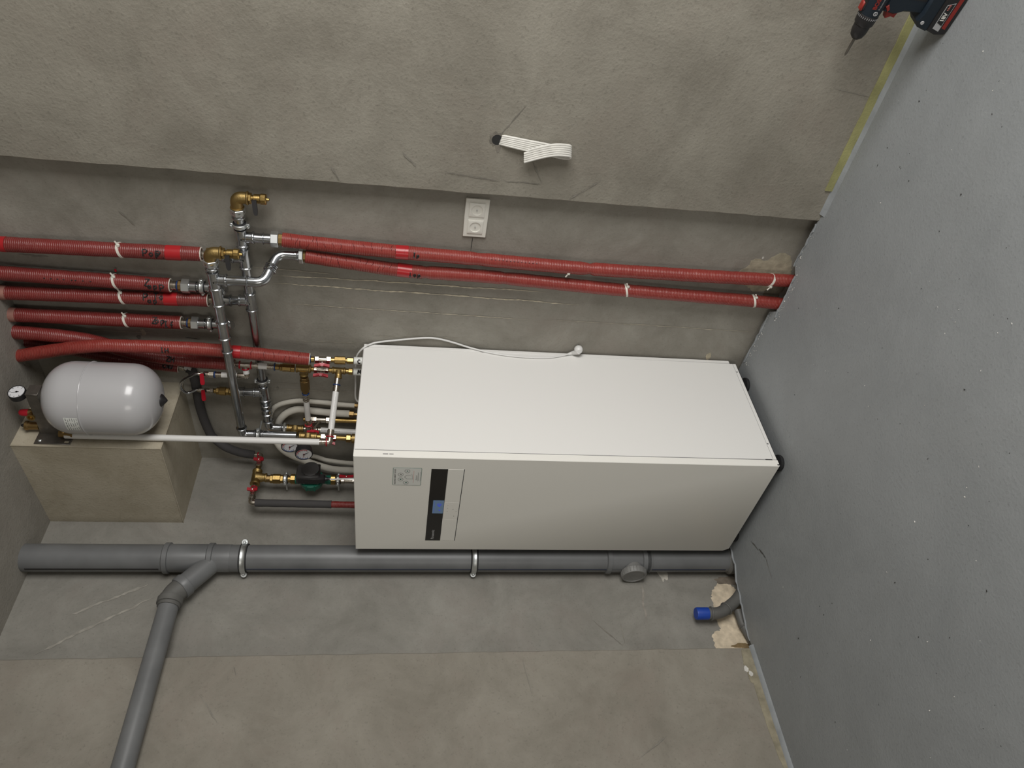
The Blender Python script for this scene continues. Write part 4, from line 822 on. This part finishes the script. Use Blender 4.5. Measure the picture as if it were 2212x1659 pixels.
tk = [A(755, 894, .030), A(735, 893, .027), A(709, 891, .022), A(680, 888, .0185), A(660, 885, .0175), A(640, 884.5, .0170), A(620, 892, .0165), A(607, 904, .0165), A(601, 918, .0170), A(597, 935, .022), A(597, 946, .034), A(600, 958, .048), A(612, 972, .058), A(636, 986, .060)]
e = B(700, 1003, .06); tk += [Vector((.075, -.085, B(680, 1000, .07).z)), Vector((.065, -.105, B(719, 1005, .06).z)), Vector((.065, -.11, B(763, 1007, .06).z)), Vector((.065, -.11, 1.58))]
b_t, sp = lag('refrigerant_line', tk, .0158, M_FOAMW, 'thicker white lagged line looping above the cabinet and down behind the pump', 'pipe', GW)
q0, q1 = A(755, 894, .030), A(766, 895, .030); part('flare_nut', G().lathe(q0, q1 - q0, [(-.003, .015), (.018, .015), (.020, .0085), (.034, .008)], 6), M_BRASSD, b_t)
part('service_nut', G().lathe(q1 + (q1 - q0) * .2, q1 - q0, [(0, .007), (.012, .0085), (.03, .006)], 12), M_BRASS, b_t)
gh = [A(404, 795, .0245), A(415, 801, .0235), A(423, 830, .022), A(430, 870, .022), A(440, 904, .024), A(455, 938, .034), A(463, 947, .040), A(487, 965, .06), A(518, 977, .06), A(549, 982.5, .062)]
t, sp = lag('grey_hose', gh, .0195, M_GREYL, 'dark grey foam lagged hose curving from the red pipes to the pump tee', 'hose', None)
t = thing('plastic_elbow', A(400, 795, .0245), 'white plastic elbow and ferrule below the CWU pipe', 'pipe fitting'); ribbed('ferrule', M_NICKEL, t, A(385, 793, .0245), A(401, 795, .0245), .012, 3); part('elbow', G().tube([A(400, 794, .0245), A(409, 795.5, .030), A(414, 797, .032)], [.0105, .012, .0095], 14), M_WHITE, t)

# ================================================================== circulation pump group on the left wall
DX = .105
zP = 2.152
def PB(px, py, d=DX): return B(px, py, d)
yP = PB(680, 1036).y
c0 = Vector((DX, yP, zP)); rV = Run(Vector((DX, yP, zP)), Vector((DX, yP, cz1 - .04)), 557, 775)
def rv(px): z_ = PB(px, 1036).z; return Vector((DX, yP, z_))
rV = Run(rv(557), rv(775), 557, 775)
yE = PB(565, 983).y; yW = PB(549, 1085).y
rQ = Run(Vector((DX, yE, zP)), Vector((DX, yW, zP)), 983, 1085)
gE = sp[-1]
t = thing('ball_valve', rQ.at(998), 'small ball valve with red handle between grey hose and brass pump tee', 'valve', 'small red-handled valves either side of the pump tee')
part('ferrule', G().tube([gE, gE.lerp(rQ.at(983), .55)], .0105, 14), M_NICKEL, t); part('red_ring', G().torus(gE.lerp(rQ.at(983), .6), rQ.at(983) - gE, .0115, .003, 20, 6), M_REDR, t); part('elbow', G().tube(fillet([gE.lerp(rQ.at(983), .5), rQ.at(983), rQ.at(992)], .012, 6), .0115, 14), M_NICKEL, t)
rQ.ring('red_ring', M_REDR, t, 991, .0155); rQ.seg('body', M_NICKEL, t, 991, 1008, .013); rQ.seg('hex', M_NICKEL, t, 1002, 1010, .0155, 6); rQ.seg('neck', M_BRASSD, t, 1009, 1016, .0115); butterfly(t, rQ.at(998), Z, (X * .8 - Y * .2).normalized(), .022)
cP = rQ.at(1033); t = thing('brass_tee', cP, 'large brass tee feeding the circulation pump', 'pipe fitting', 'brass tees'); g = G(); bead_fit(g, cP, rQ.d, .040, .0205, .0225); bead_fit(g, cP, -rQ.d, .040, .0205, .0225); part('body', g, M_BRASSR, t); part('outlet', bead_fit(G(), cP, -Z, .048, .0185, .0215), M_BRASSR, t); part('web', G().lathe(cP, -Z, [(0, .028), (.030, .019)], 18), M_BRASSR, t)
t = thing('ball_valve', rQ.at(1064), 'small ball valve with red handle between brass pump tee and grey lagged pipe', 'valve', 'small red-handled valves either side of the pump tee')
rQ.ring('red_ring', M_REDR, t, 1055, .0155); rQ.seg('neck', M_NICKEL, t, 1051, 1057, .0125); rQ.seg('body', M_NICKEL, t, 1056, 1076, .0135); rQ.seg('hex', M_NICKEL, t, 1072, 1078, .0155, 6); butterfly(t, rQ.at(1063), Z, (X * .8 - Y * .2).normalized(), .022); part('elbow', G().tube(fillet([rQ.at(1076), rQ.at(1086), rQ.at(1086) - Z * .022], .012, 6), .0125, 14), M_NICKEL, t); part('red_ring', G().torus(rQ.at(1086) - Z * .020, Z, .0125, .003, 20, 6), M_REDR, t)
gp = rQ.at(1086) - Z * .018; pe = Vector((gp.x, B(765, 1091, DX).y, 1.62))
t = thing('lagged_pipe', gp, 'dark grey lagged pipe with a red lower end going down behind the cabinet', 'pipe'); zs = B(716, 1090, DX).z; f_ = (gp.z - zs) / (gp.z - pe.z); part('grey_sleeve', sleeve_path([gp, gp.lerp(pe, f_)], .0168), M_GREYL, t); part('red_sleeve', sleeve_path([gp.lerp(pe, f_), pe], .0152), M_RED, t, 'red lower sleeve')
t = thing('check_valve', rV.at(597), 'brass check valve between the pump tee and the pump', 'valve', 'brass check valves'); rV.seg('neck', M_BRASSD, t, 574, 584, .0165, 8); rV.seg('hex', M_BRASS, t, 583, 589, .0205, 6); rV.seg('body', M_BRASS, t, 589, 605, .0225, 8); rV.seg('hex', M_BRASS, t, 605, 611, .0195, 6); rV.seg('tail', M_BRASS, t, 611, 628, .0165)
clamp(rV.at(616), Z, .0165, 'pipe clamp above the circulation pump', -X); clamp(rV.at(730), Z, .0165, 'pipe clamp below the circulation pump', -X)
t = thing('circulation_pump', rV.at(676), 'circulation pump with green housing and black motor above the cabinet', 'pump')
for (a, b_, c_) in ((627, 637, .0235), (714, 724, .0235)): rV.seg('union_nut', M_BRASS, t, a, b_, c_, 8)
g = G(); rV.at(676); g.lathe(rV.at(637), -Z, [(0, .0215), (.018, .0215), (.022, .0185), ((rV.at(637) - rV.at(714)).length - .022, .0185), ((rV.at(637) - rV.at(714)).length - .018, .0215), ((rV.at(637) - rV.at(714)).length, .0215)], 20)
hz = rV.at(672); g.lathe(hz - X * .030, X, [(0, .034), (.008, .050), (.026, .054), (.040, .054), (.042, .046)], 28); part('housing', g, M_GREEN, t, 'green cast housing')
for (a, b_) in ((.03, .03), (-.03, .03), (.03, -.03), (-.03, -.03)): part('flange_bolt', G().lathe(hz + Y * a + Z * b_ + X * .012, X, [(0, .006), (.016, .006), (.018, .004)], 6), M_STEELD, t)
for k_ in (-.018, .018): part('housing_rib', G().hull([hz + X * x_ + Y * y_ + Z * (k_ + z_) for x_ in (-.02, .015) for y_ in (-.052, -.03) for z_ in (-.003, .003)]), M_GREEN, t)
part('motor', G().lathe(hz + X * .020, X, [(0, .038), (.004, .041), (.058, .040), (.062, .036)], 32), M_CHAR, t)
part('terminal_box', G().box((.022, -.046, -.042), (.074, .030, .060), .006, (X, Y, Z), hz + Z * .002), M_CHAR, t, 'charcoal electronics box'); mb = part('control_face', G().box((.074, -.034, -.042), (.080, .028, .026), .003, (X, Y, Z), hz), M_GLOSSBLK, t, 'black control face')
part('lower_cover', G().box((.028, -.048, -.066), (.066, -.014, .058), .007, (X, Y, Z), hz), M_BLACK, t)
part('green_button', G().lathe(hz + X * .080 - Y * .018 - Z * .028, X, [(0, .005), (.001, .0045)], 14), M_GREEN, mb)
for (a, b_) in ((.008, -.02), (-.006, -.02), (.006, -.034)): part('symbol', G().box((.0800, a - .003, b_ - .0015), (.0806, a + .003, b_ + .0015), 0, (X, Y, Z), hz), M_GREYP, mb)
part('logo', text_geo('wilo', .009, hz + X * .0806 + Y * .006 + Z * .018, Y, Z, X, 0, 'LEFT', .0002), M_LOGO, mb)
pc = hz + X * .047 - Y * .031 - Z * .060; part('cable_gland', G().lathe(pc, -Z, [(0, .011), (.014, .010), (.016, .007), (.026, .006)], 14), M_BLACK, t)
ce = B(768, 1037, .13); part('cable', G().tube(spline([pc - Z * .02, pc - Z * .04 - Y * .002, Vector((.15, ce.y - .01, 1.75)), Vector((.155, ce.y - .01, 1.66))], 6), .0042, 10), M_PLUG, t, 'thin white pump cable')
t = thing('ball_valve', rV.at(748), 'ball valve with red butterfly handle below the circulation pump', 'valve', 'ball valves with red butterfly handles'); rV.seg('neck', M_BRASS, t, 723, 738, .0145); rV.seg('hex', M_NICKEL, t, 736, 744, .0185, 6); rV.seg('body', M_NICKEL, t, 744, 762, .016); rV.seg('hex', M_NICKEL, t, 760, 775, .0175, 6); butterfly(t, rV.at(748), Z, X, .032)

# ================================================================== expansion tank and safety group
tx, ty = .682, -.276; zt, zb_ = 2.838, 2.428; RT = .1385
t = thing('expansion_tank', (tx, ty, zb_), 'white enamelled expansion tank hanging from a steel bracket', 'tank')
prof = []
for k_ in range(0, 11):
    a = math.pi / 2 * k_ / 10; prof.append((.105 - .105 * math.cos(a), max(.004, RT * math.sin(a) ** .8)))
L = zt - zb_
prof += [(L * .5 - .003, RT)] + [(L - q[0], q[1]) for q in reversed(prof)]
part('vessel', G().lathe((tx, ty, zb_), Z, prof, 56), M_TANK, t)
part('seam', G().torus((tx, ty, zb_ + L * .60), Z, RT, .0028, 64, 8), M_TANK, t)
part('valve_cap', G().lathe((tx, ty, zb_ + .012), -Z, [(0, .026), (.010, .026), (.018, .020), (.030, .007), (.033, .003)], 20), M_BLACK, t, 'black valve cap')
part('neck', G().lathe((tx, ty, zt - .006), Z, [(0, .03), (.010, .028), (.016, .018), (.04, .016)], 20), M_WHITE, t)
# paper label wrapped on the shell
a0, a1 = math.radians(256), math.radians(284); zl0, zl1 = zb_ + L * .615, zb_ + L * .73
def shell(a, z_, k_=.0006): return Vector((tx + (RT + k_) * math.cos(a), ty + (RT + k_) * math.sin(a), z_))
g = G(); n_ = 10; g.add([shell(a0 + (a1 - a0) * i / n_, z_) for i in range(n_ + 1) for z_ in (zl0, zl1)], [[2 * i, 2 * i + 2, 2 * i + 3, 2 * i + 1] for i in range(n_)]); lb_ = part('label_sticker', g, M_LBL, t, 'small white printed label')
rnd = random.Random(4)
for row in range(6):
    z_ = zl1 - .006 - row * .0075; u = .04
    while u < .92:
        w_ = rnd.uniform(.14, .34); g = G(); m_ = 4; g.add([shell(a0 + (a1 - a0) * min(.96, u + w_ * i / m_), z_ + dz, .0011) for i in range(m_ + 1) for dz in (-.0008 * (1.9 if row == 0 else 1), .0008)], [[2 * i, 2 * i + 2, 2 * i + 3, 2 * i + 1] for i in range(m_)]); part('print', g, M_GREYP, lb_); u += w_ + rnd.uniform(.04, .14)
yb0, yb1 = -.312, -.262
t = thing('tank_bracket', (.503, -.30, 2.84), 'dark steel bracket on the beige box side carrying the white tank', 'bracket')
pl = part('wall_plate', G().box((.503, -.362, 2.775), (.507, -.235, 2.905), .001), M_BRK, t)
part('slot', G().hull([Vector((.5078, -.350 + a, 2.790 + b_)) for a in (-.004, .004) for b_ in (-.008, .008)] + [Vector((.506, -.350 + a, 2.790 + b_)) for a in (-.004, .004) for b_ in (-.008, .008)]), M_SOFFIT, pl)
part('wall_screw', G().lathe((.507, -.345, 2.888), X, [(0, .007), (.002, .007), (.004, .004)], 12), M_STEELD, pl)
g = G().prism([(.506, 2.786), (.526, 2.797), (.543, 2.818), (.570, 2.838), (.620, 2.8475), (.725, 2.8475), (.725, 2.886), (.506, 2.895)], Vector((0, yb0, 0)), X, Z, Y, yb1 - yb0); part('arm', g, M_BRK, t)
part('arm_end', G().box((.722, yb0 - .001, 2.845), (.727, yb1 + .001, 2.888), .001), M_BRK, t)
ym = (yb0 + yb1) / 2
part('tank_nut', G().lathe((tx, ty, 2.848), -Z, [(0, .022), (.012, .022)], 6), M_BRASSD, t)
part('drop_socket', G().lathe((wE.x + .004, wE.y + .005, 2.80), -Z, [(-.02, .016), (.012, .016), (.03, .0175)], 8), M_BRASSD, t)
part('drop_arm', G().tube([Vector((.56, yb0 + .01, 2.812)), Vector((wE.x, wE.y, 2.802))], .013, 12), M_BRASSD, t)
def small_gauge():
    t = thing('pressure_gauge', (.700, ym, 2.886), 'small round black pressure gauge with white dial on the bracket end', 'gauge'); c = Vector((.712, ym, 2.928)); n = (X * .97 - Y * .12 + Z * .05).normalized(); r = .0305
    part('stem', G().tube([Vector((.695, ym, 2.884)), Vector((.695, ym, 2.91))], .006, 10), M_BRASSD, t)
    part('case', G().lathe(c - n * .024, n, [(0, r * .9), (.003, r), (.024, r), (.027, r * .97), (.028, r * .92), (.025, r * .88)], 32), M_BLACK, t)
    f_ = part('dial', G().lathe(c, n, [(0, r * .9), (.0015, r * .9)], 32), M_DIAL, t); u = (Z - n * n.z).normalized(); v = n.cross(u)
    def P_(a, q): return c + n * .0022 + (u * math.cos(math.radians(a)) - v * math.sin(math.radians(a))) * r * q
    for k_ in range(7): part('tick', G().tube([P_(-130 + k_ * 43, .66), P_(-130 + k_ * 43, .82)], .0009, 4), M_INK, f_)
    part('needle', G().tube([P_(175, .25), P_(-15, .6)], [.0016, .0007], 5), M_INK, f_); part('hub', G().lathe(c + n * .0015, n, [(0, .004), (.002, .003)], 10), M_INK, f_)
small_gauge()
t = thing('safety_valve', (.600, ym, 2.888), 'brass safety valve with red cap on the tank bracket', 'valve'); c = Vector((.600, ym, 2.886)); part('body', G().lathe(c, Z, [(0, .010), (.006, .015), (.032, .0155), (.034, .012)], 18), M_BRASSD, t); part('cap', G().lathe(c + Z * .033, Z, [(0, .0135), (.002, .0150), (.022, .0140), (.030, .012), (.034, .008)], 16), M_REDR, t, 'red cap'); part('outlet', G().lathe(c + Z * .016, -Y + X * .15, [(0, .012), (.020, .0145), (.030, .0145), (.030, .009), (.022, .008)], 18), M_BRASS, t)
t = thing('air_vent', (.535, ym - .01, 2.888), 'brass bottle air vent with black tip near the bracket plate', 'valve'); c = Vector((.535, ym - .008, 2.884)); part('body', G().lathe(c, Z, [(0, .007), (.012, .007), (.014, .0155), (.050, .0160), (.053, .0185), (.062, .0185), (.066, .014)], 20), M_BRASSD, t); part('tip', G().lathe(c + Z * .065, Z, [(0, .0065), (.010, .0065), (.014, .004)], 12), M_BLACK, t, 'black tip')

# ================================================================== power cable with plug
def cside(px, py, off=.0048):   # resting on the cabinet side, or against the wall where it swings clear of it
    q = B(px, py, cx1 + off); return q if q.y < -.0065 else A(px, py, .0065)
def ctop(px, py, z_=cz1 + .0046): return F(px, py, z_)
cq = A(769, 776, .040); cp_ = [Vector((A(769, 873, .045).x, -.045, cz1 + .003)), A(769, 862, .045), A(768, 830, .040), A(768, 800, .040), cq, A(775, 762, .040)] + [cside(*q) for q in ((787, 750), (797, 745), (815, 739.5), (860, 734.5), (915, 730), (945, 731.5), (980, 740), (1015, 751), (1060, 762), (1110, 769.5), (1170, 773), (1205, 770), (1236, 763))]
t = thing('power_cable', A(1250, 757, .03), 'white power cable with an angled plug dangling beside the cabinet', 'cable'); cs_ = spline(cp_, 7); part('cord', G().tube(cs_, .0040, 10), M_PLUG, t)
pk = A(1250, 758, .030); pd = (A(1250, 758, .034) - A(1232, 764, .036)).normalized()
plug = part('plug_body', G().lathe(pk + Vector((0, .016, 0)) , -Y + X * .15, [(0, .0165), (.003, .0185), (.014, .0185), (.022, .0145), (.026, .010)], 20), M_PLUG, t); part('strain_relief', G().tube([cs_[-3], cs_[-1], pk + Vector((0, -.004, 0))], [.0055, .0085, .0125], 12), M_PLUG, t)
for s_ in (-1, 1): part('pin', G().tube([pk + Vector((.0095 * s_, .016, .003)), pk + Vector((.0095 * s_, .030, .003))], .0024, 8), M_STEELD, plug)

# ================================================================== double wall socket
x0, x1, z0, z1 = 1.3415, 1.5015, 1.2285, 1.3155
t = thing('double_socket', ((x0 + x1) / 2, 0, z0), 'white double wall socket tight beside the rough wall edge', 'socket'); part('frame', G().box((x0, -.0085, z0), (x1, 0, z1), .002), M_SOCK, t)
for k_, xc in enumerate((x0 + .0445, x1 - .0445)):
    zc = (z0 + z1) / 2; cv = part('insert', G(), M_SOCK, t) if False else None
    g = G(); h_ = .0285; r_ = .0205; n_ = 32; c = Vector((xc, 0, zc)); vs = []
    sq = []
    for i in range(n_):
        a = 2 * math.pi * i / n_; m_ = max(abs(math.cos(a)), abs(math.sin(a))); sq.append((math.cos(a) / m_, math.sin(a) / m_))
    rings = [[(h_ * u, h_ * v, -.0084) for u, v in sq], [(h_ * u, h_ * v, -.0112) for u, v in sq], [((h_ - .0015) * u, (h_ - .0015) * v, -.0122) for u, v in sq], [(r_ * math.cos(2 * math.pi * i / n_), r_ * math.sin(2 * math.pi * i / n_), -.0122) for i in range(n_)], [((r_ - .0012) * math.cos(2 * math.pi * i / n_), (r_ - .0012) * math.sin(2 * math.pi * i / n_), -.0020) for i in range(n_)]]
    for R_ in rings: vs += [Vector((xc + u, y_, zc + v)) for u, v, y_ in R_]
    fs = [[i * n_ + j, i * n_ + (j + 1) % n_, (i + 1) * n_ + (j + 1) % n_, (i + 1) * n_ + j] for i in range(4) for j in range(n_)] + [[4 * n_ + j for j in range(n_)]]
    cv = part('insert', g.add(vs, fs), M_SOCK, t)
    for s_ in (-1, 1): part('pin_hole', G().lathe((xc + s_ * .0095, -.0019, zc), -Y, [(0, .0033), (.0008, .0033)], 12), M_GAP, cv)
    part('earth_pin', G().lathe((xc, -.002, zc + .0003), -Y, [(0, .0023), (.010, .0023), (.012, .0012)], 12), M_STEELD, cv)
    part('mark', text_geo('CE', .0075, Vector((xc, -.0026, zc + .011)), X, Z, -Y, 0, 'CENTER', .0003), M_GREYP, cv)

# ================================================================== flat cable bundle from the wall
t = thing('flat_cable_bundle', A(1082, 302, .06), 'bundle of white flat cables looping out of a hole in the rough wall', 'cable'); ctr = [A(1076, 301, .052), A(1100, 306, .070), A(1150, 317, .074), A(1190, 325, .075), A(1218, 331, .076), A(1232, 330, .084), A(1228, 325.5, .094), A(1200, 324, .098), A(1170, 329, .096), A(1132, 339, .094)]
wv_ = [(A(1082, 310, .06) - A(1082, 294, .06))] ; wd_ = Vector((-.95, -.25, -.12)).normalized(); base = spline(ctr, 8); ns = 6; wtot = .034
part('hole', G().lathe(A(1074, 302, .0595), -Y, [(-.01, .020), (.0012, .018)], 18), M_GAP, t, 'dark ragged hole')
for k_ in range(ns):
    off = wd_ * (wtot * (k_ / (ns - 1) - .5)); m_ = len(base); pts = []
    for i, q in enumerate(base):
        f_ = min(1, .75 + i / m_); pts.append(q + off * f_)
    if k_ in (0, 5): pts = pts[:-2] if k_ == 0 else pts
    part('strand', G().tube(pts, .0041, 8), M_FLAT, t)

# ================================================================== soil stack with branch
sx_, sy_, RP = .070, -.592, .0565
t = thing('soil_stack', (sx_, sy_, 0), 'thick grey vertical soil pipe running from ceiling to floor behind the cabinet', 'pipe'); C_ = Vector((sx_, sy_, 0))
def zpx(px): return B(px, 1206, sx_).z
part('pipe', G().tube([C_ + Z * -.06, C_ + Z * (HC + .0)], RP - .001, 40), M_PVC, t)
def sockt(z0_, z1_, r=.0600): part('coupling', G().lathe(C_ + Z * z0_, Z, [(0, RP), (.004, r - .002), (z1_ - z0_ - .024, r - .002), (z1_ - z0_ - .022, r + .004), (z1_ - z0_ - .004, r + .004), (z1_ - z0_, r - .002)], 40), M_PVC, t)
sockt(zpx(455), zpx(355), .0595); sockt(zpx(500), zpx(450), .0590); sockt(zpx(1402), zpx(1305), .0592); sockt(zpx(1400), zpx(1380), .0592)
for (za, zb2, mt) in ((.02, zpx(520), M_STRIPE), (zpx(350), HC - .02, M_INK)):
    g = G().box((sx_ + .001, sy_ - RP - .0004, za), (sx_ + .0030, sy_ - RP + .002, zb2)); part('print_stripe', g, mt, t)
    g = G().box((sx_ + .0065, sy_ - RP - .0002, za), (sx_ + .0085, sy_ - RP + .002, zb2)); part('print_stripe', g, mt, t)
part('floor_collar', G().lathe(C_ + Z * -.03, Z, [(0, RP + .008), (.022, RP + .009), (.030, RP + .002), (.034, RP)], 36), M_PVCD, t)
# access cap
ca = Vector((sx_, sy_, zpx(1362))); cdn = (-X * .06 - Y).normalized(); part('access_neck', G().lathe(ca + Z * .0, cdn, [(0, .043), (.030, .044), (.064, .048)], 30), M_PVCL, t); cap = G(); n_ = 40; cap.lathe(ca + cdn * .055, cdn, [(0, .0530), (.003, .0555), (.026, .0555), (.030, .0525), (.030, .046), (.027, .045)], n_)
ac = part('access_cap', cap, M_PVCL, t, 'ribbed grey screw cap')
for i in range(24):
    a = 2 * math.pi * i / 24; u, v = frame(cdn); e = u * math.cos(a) + v * math.sin(a); part('rib', G().tube([ca + cdn * .060 + e * .0557, ca + cdn * .082 + e * .0557], .0014, 5), M_PVCL, ac)
# 45 degree inlet of the tee
w0 = Vector((sx_, sy_, zpx(470))); w1 = B(388, 1272, .088); wd1 = (w1 - w0).normalized(); part('branch_inlet', G().lathe(w0, wd1, [(0, .043), ((w1 - w0).length - .032, .043), ((w1 - w0).length - .03, .0475), ((w1 - w0).length - .004, .0475), ((w1 - w0).length, .045)], 30), M_PVC, t)
t = thing('branch_pipe', w1, 'grey horizontal drain pipe branching from the soil stack along the left wall', 'pipe'); e0 = B(366, 1302, .092); e1 = B(262, 1670, .092); e1.x = .092; bd = (e1 - e0).normalized(); e2_ = e0 + bd * 1.6
part('elbow', G().tube(fillet([w1 - wd1 * .02, w1 + wd1 * .035, e0 + bd * .02], .035, 8), .0420, 30), M_PVCD, t)
part('socket', G().lathe(e0 - bd * .028, bd, [(0, .042), (.010, .0425), (.012, .0475), (.034, .0475), (.036, .039)], 30), M_PVCD, t); part('pipe', G().tube([e0, e2_], .0378, 30), M_PVC, t)
def stack_clamp(z_, label):
    c = Vector((sx_, sy_, z_)); tt = thing('stack_clamp', c, label, 'pipe clamp', 'wide steel clamps on the soil stack'); r = RP
    part('rubber_lining', G().lathe(c - Z * .016, Z, [(0, r), (.001, r + .0035), (.031, r + .0035), (.032, r)], 40), M_DARKRUB, tt)
    part('band', G().lathe(c - Z * .011, Z, [(0, r + .0036), (.003, r + .007), (.009, r + .0055), (.013, r + .0055), (.019, r + .007), (.022, r + .0036)], 40), M_STEELD, tt)
    u = (RIGHT - Z * RIGHT.z).normalized(); o = (CAM - c); o.z = 0; o.normalize()
    for s_ in (-1, 1):
        p = c + u * s_ * (r + .011); ear = part('ear', G().lathe(p - o * .004, o, [(0, .012), (.002, .0135), (.006, .0135), (.008, .012)], 16), M_STEELD, tt); part('bolt', G().lathe(p + o * .004, o, [(0, .0065), (.006, .0065), (.008, .004)], 6), M_STEELD, ear)
stack_clamp(zpx(528), 'wide steel clamp on the soil stack below the branch tee'); stack_clamp(zpx(1023), 'wide steel clamp on the soil stack beside the cabinet front')
# ================================================================== small drain bend with blue tape
rb_ = .0255; t = thing('drain_bend', (.09, -.80, 0), 'small grey drain bend rising from the floor joint, open end wrapped in blue tape', 'pipe'); u0 = B(1502, 1322, .062); u1 = B(1556, 1325, .062); u0.x = u1.x = .062; u0.y = u1.y; u2 = B(1592, 1296, .062); u3 = u2 + (u2 - u1).normalized() * .06
u3 = Vector((.075, -.735, -.045))
part('bend', G().tube(fillet([u0 - Z * .05, u1, u2, u3], .03, 8), rb_, 24), M_PVCD, t); part('pipe_end', G().tube([u0 - Z * .06, u0], rb_ - .001, 24), M_PVCD, t)
part('tape', G().lathe(u0 - Z * .056, Z, [(0, rb_ + .0006), (.050, rb_ + .0008), (.056, rb_ - .001), (.0565, .005)], 24), M_BLUE, t, 'blue tape closing the pipe end')
for q, dq in ((u0.lerp(u1, .62), Z), (u1.lerp(u2, .35), u2 - u1)): part('socket_rim', G().torus(q, dq, rb_ + .0015, .0035, 26, 8), M_PVCD, t)
t = thing('drain_stub', (.06, -.92, 0), 'small grey drain pipe lying in the open floor joint', 'pipe'); k0 = Vector((.032, -.885, .002)); k1 = Vector((.024, -.985, -.028)); part('pipe', G().tube([k0 + Vector((.010, .055, .004)), k0, k1], .0185, 20), M_PVCD, t); part('socket_rim', G().torus(k0 + (k1 - k0) * .15, k1 - k0, .019, .003, 24, 8), M_PVCD, t)

# ================================================================== cordless drill standing on the floor
bdir = Vector((-.978, .208, 0)).normalized(); sdir = Vector((-.208, -.978, 0)).normalized(); DO = Vector((2.335, -.190, 0))
def DL(u, s_, z_): return DO + bdir * u + sdir * s_ + Z * z_
t = thing('cordless_drill', DO, 'dark blue cordless drill with red trigger standing on its battery by the rough wall', 'drill')
def slab(poly, half, b=.006): return G().prism(poly, DO - sdir * half, bdir, Z, sdir, 2 * half, b)
bat = part('battery', slab([(.057, .003), (.060, .030), (.050, .062), (-.060, .062), (-.066, .040), (-.062, .003), (-.05, 0), (.045, 0)], .037), M_BLACK, t, 'black battery pack')
lab = [(.047, .028), (.040, .050), (-.028, .050), (-.036, .028)]; part('label_plate', G().prism(lab, DO + sdir * .0365, bdir, Z, sdir, .0012), M_LOGO, bat); part('label_black', G().prism([(.030, .030), (.022, .048), (-.027, .048), (-.034, .030)], DO + sdir * .0372, bdir, Z, sdir, .0012), M_BLACK, bat)
part('voltage_lettering', text_geo('18V', .016, DL(.018, .0388, .039), -bdir, Z, sdir, 0, 'LEFT', .0006), M_CRUMB, bat); part('small_print', text_geo('4.0Ah', .0075, DL(-.014, .0388, .0415), -bdir, Z, sdir, 0, 'LEFT', .0003), M_PINK, bat)
part('red_stripe', G().prism([(.040, .012), (.036, .024), (-.050, .024), (-.050, .012)], DO + sdir * .0362, bdir, Z, sdir, .0014), M_DRED, bat)
part('foot', slab([(.055, .060), (.046, .092), (.030, .104), (.005, .100), (-.045, .098), (-.060, .085), (-.060, .060)], .033), M_NAVY, t); part('grey_stud', G().lathe(DL(.030, .032, .088), sdir, [(0, .006), (.003, .005)], 12), M_LOGO, t)
part('handle', slab([(.012, .095), (.016, .150), (.026, .175), (.020, .215), (-.030, .215), (-.038, .150), (-.034, .095)], .019, .007), M_NAVY, t); part('grip', slab([(-.020, .098), (-.020, .200), (-.040, .200), (-.043, .150), (-.039, .098)], .0195, .006), M_BLACK, t)
part('trigger', slab([(.020, .160), (.038, .163), (.036, .176), (.042, .190), (.020, .198)], .011, .003), M_DRED, t, 'red trigger'); part('reverse_switch', slab([(.012, .196), (.020, .200), (.006, .212), (-.002, .206)], .0215, .002), M_DRED, t)
axz = .238; C0 = DL(0, 0, axz)
part('body', G().lathe(DL(-.095, 0, axz), bdir, [(0, .018), (.006, .026), (.03, .0305), (.110, .0305), (.132, .0285)], 30), M_NAVY, t); part('rear_grip', G().lathe(DL(-.100, 0, axz), bdir, [(0, .020), (.008, .029), (.035, .0315), (.04, .0305)], 30), M_BLACK, t)
part('top_rubber', G().box((-.05, -.012, .020), (.030, .012, .034), .005, (bdir, sdir, Z), C0), M_BLACK, t); part('red_switch', G().box((.005, -.010, .030), (.032, .010, .0375), .003, (bdir, sdir, Z), C0), M_DRED, t)
part('torque_ring', G().lathe(DL(.037, 0, axz), bdir, [(0, .0285), (.002, .0295), (.028, .0275), (.032, .0255)], 30), M_BLACK, t)
for i in range(14):
    a = math.radians(-60 + i * 12); e = sdir * math.cos(a) + Z * math.sin(a); part('scale_mark', G().tube([DL(.041, 0, axz) + e * .0294, DL(.046, 0, axz) + e * .0291], .0009, 4), M_LOGO, t)
part('chuck', G().lathe(DL(.069, 0, axz), bdir, [(0, .0225), (.004, .0235), (.022, .0225), (.036, .0185), (.044, .011), (.045, .006)], 26), M_BLACK, t)
part('bit', G().lathe(DL(.113, 0, axz), bdir, [(0, .0042), (.045, .0040), (.052, .0036), (.058, .0010)], 8), M_BRK, t, 'steel driver bit')
part('brand_lettering', text_geo('BOSCH', .016, DL(.012, .0300, axz + .010), -bdir, Z, (sdir * .95 + Z * .2), .001, 'LEFT', .0007), M_DRED, t); part('type_lettering', text_geo('Professional', .0065, DL(.012, .0306, axz - .004), -bdir, Z, sdir, .0008, 'LEFT'), M_LOGO, t)
part('emblem', G().torus(DL(.024, .0300, axz - .001), sdir, .0052, .0011, 20, 6), M_LOGO, t); part('emblem_bar', G().box((.0205, -.0012, -.0008), (.0275, .0008, .0008), 0, (bdir, sdir, Z), DL(0, .0305, axz - .001)), M_LOGO, t)
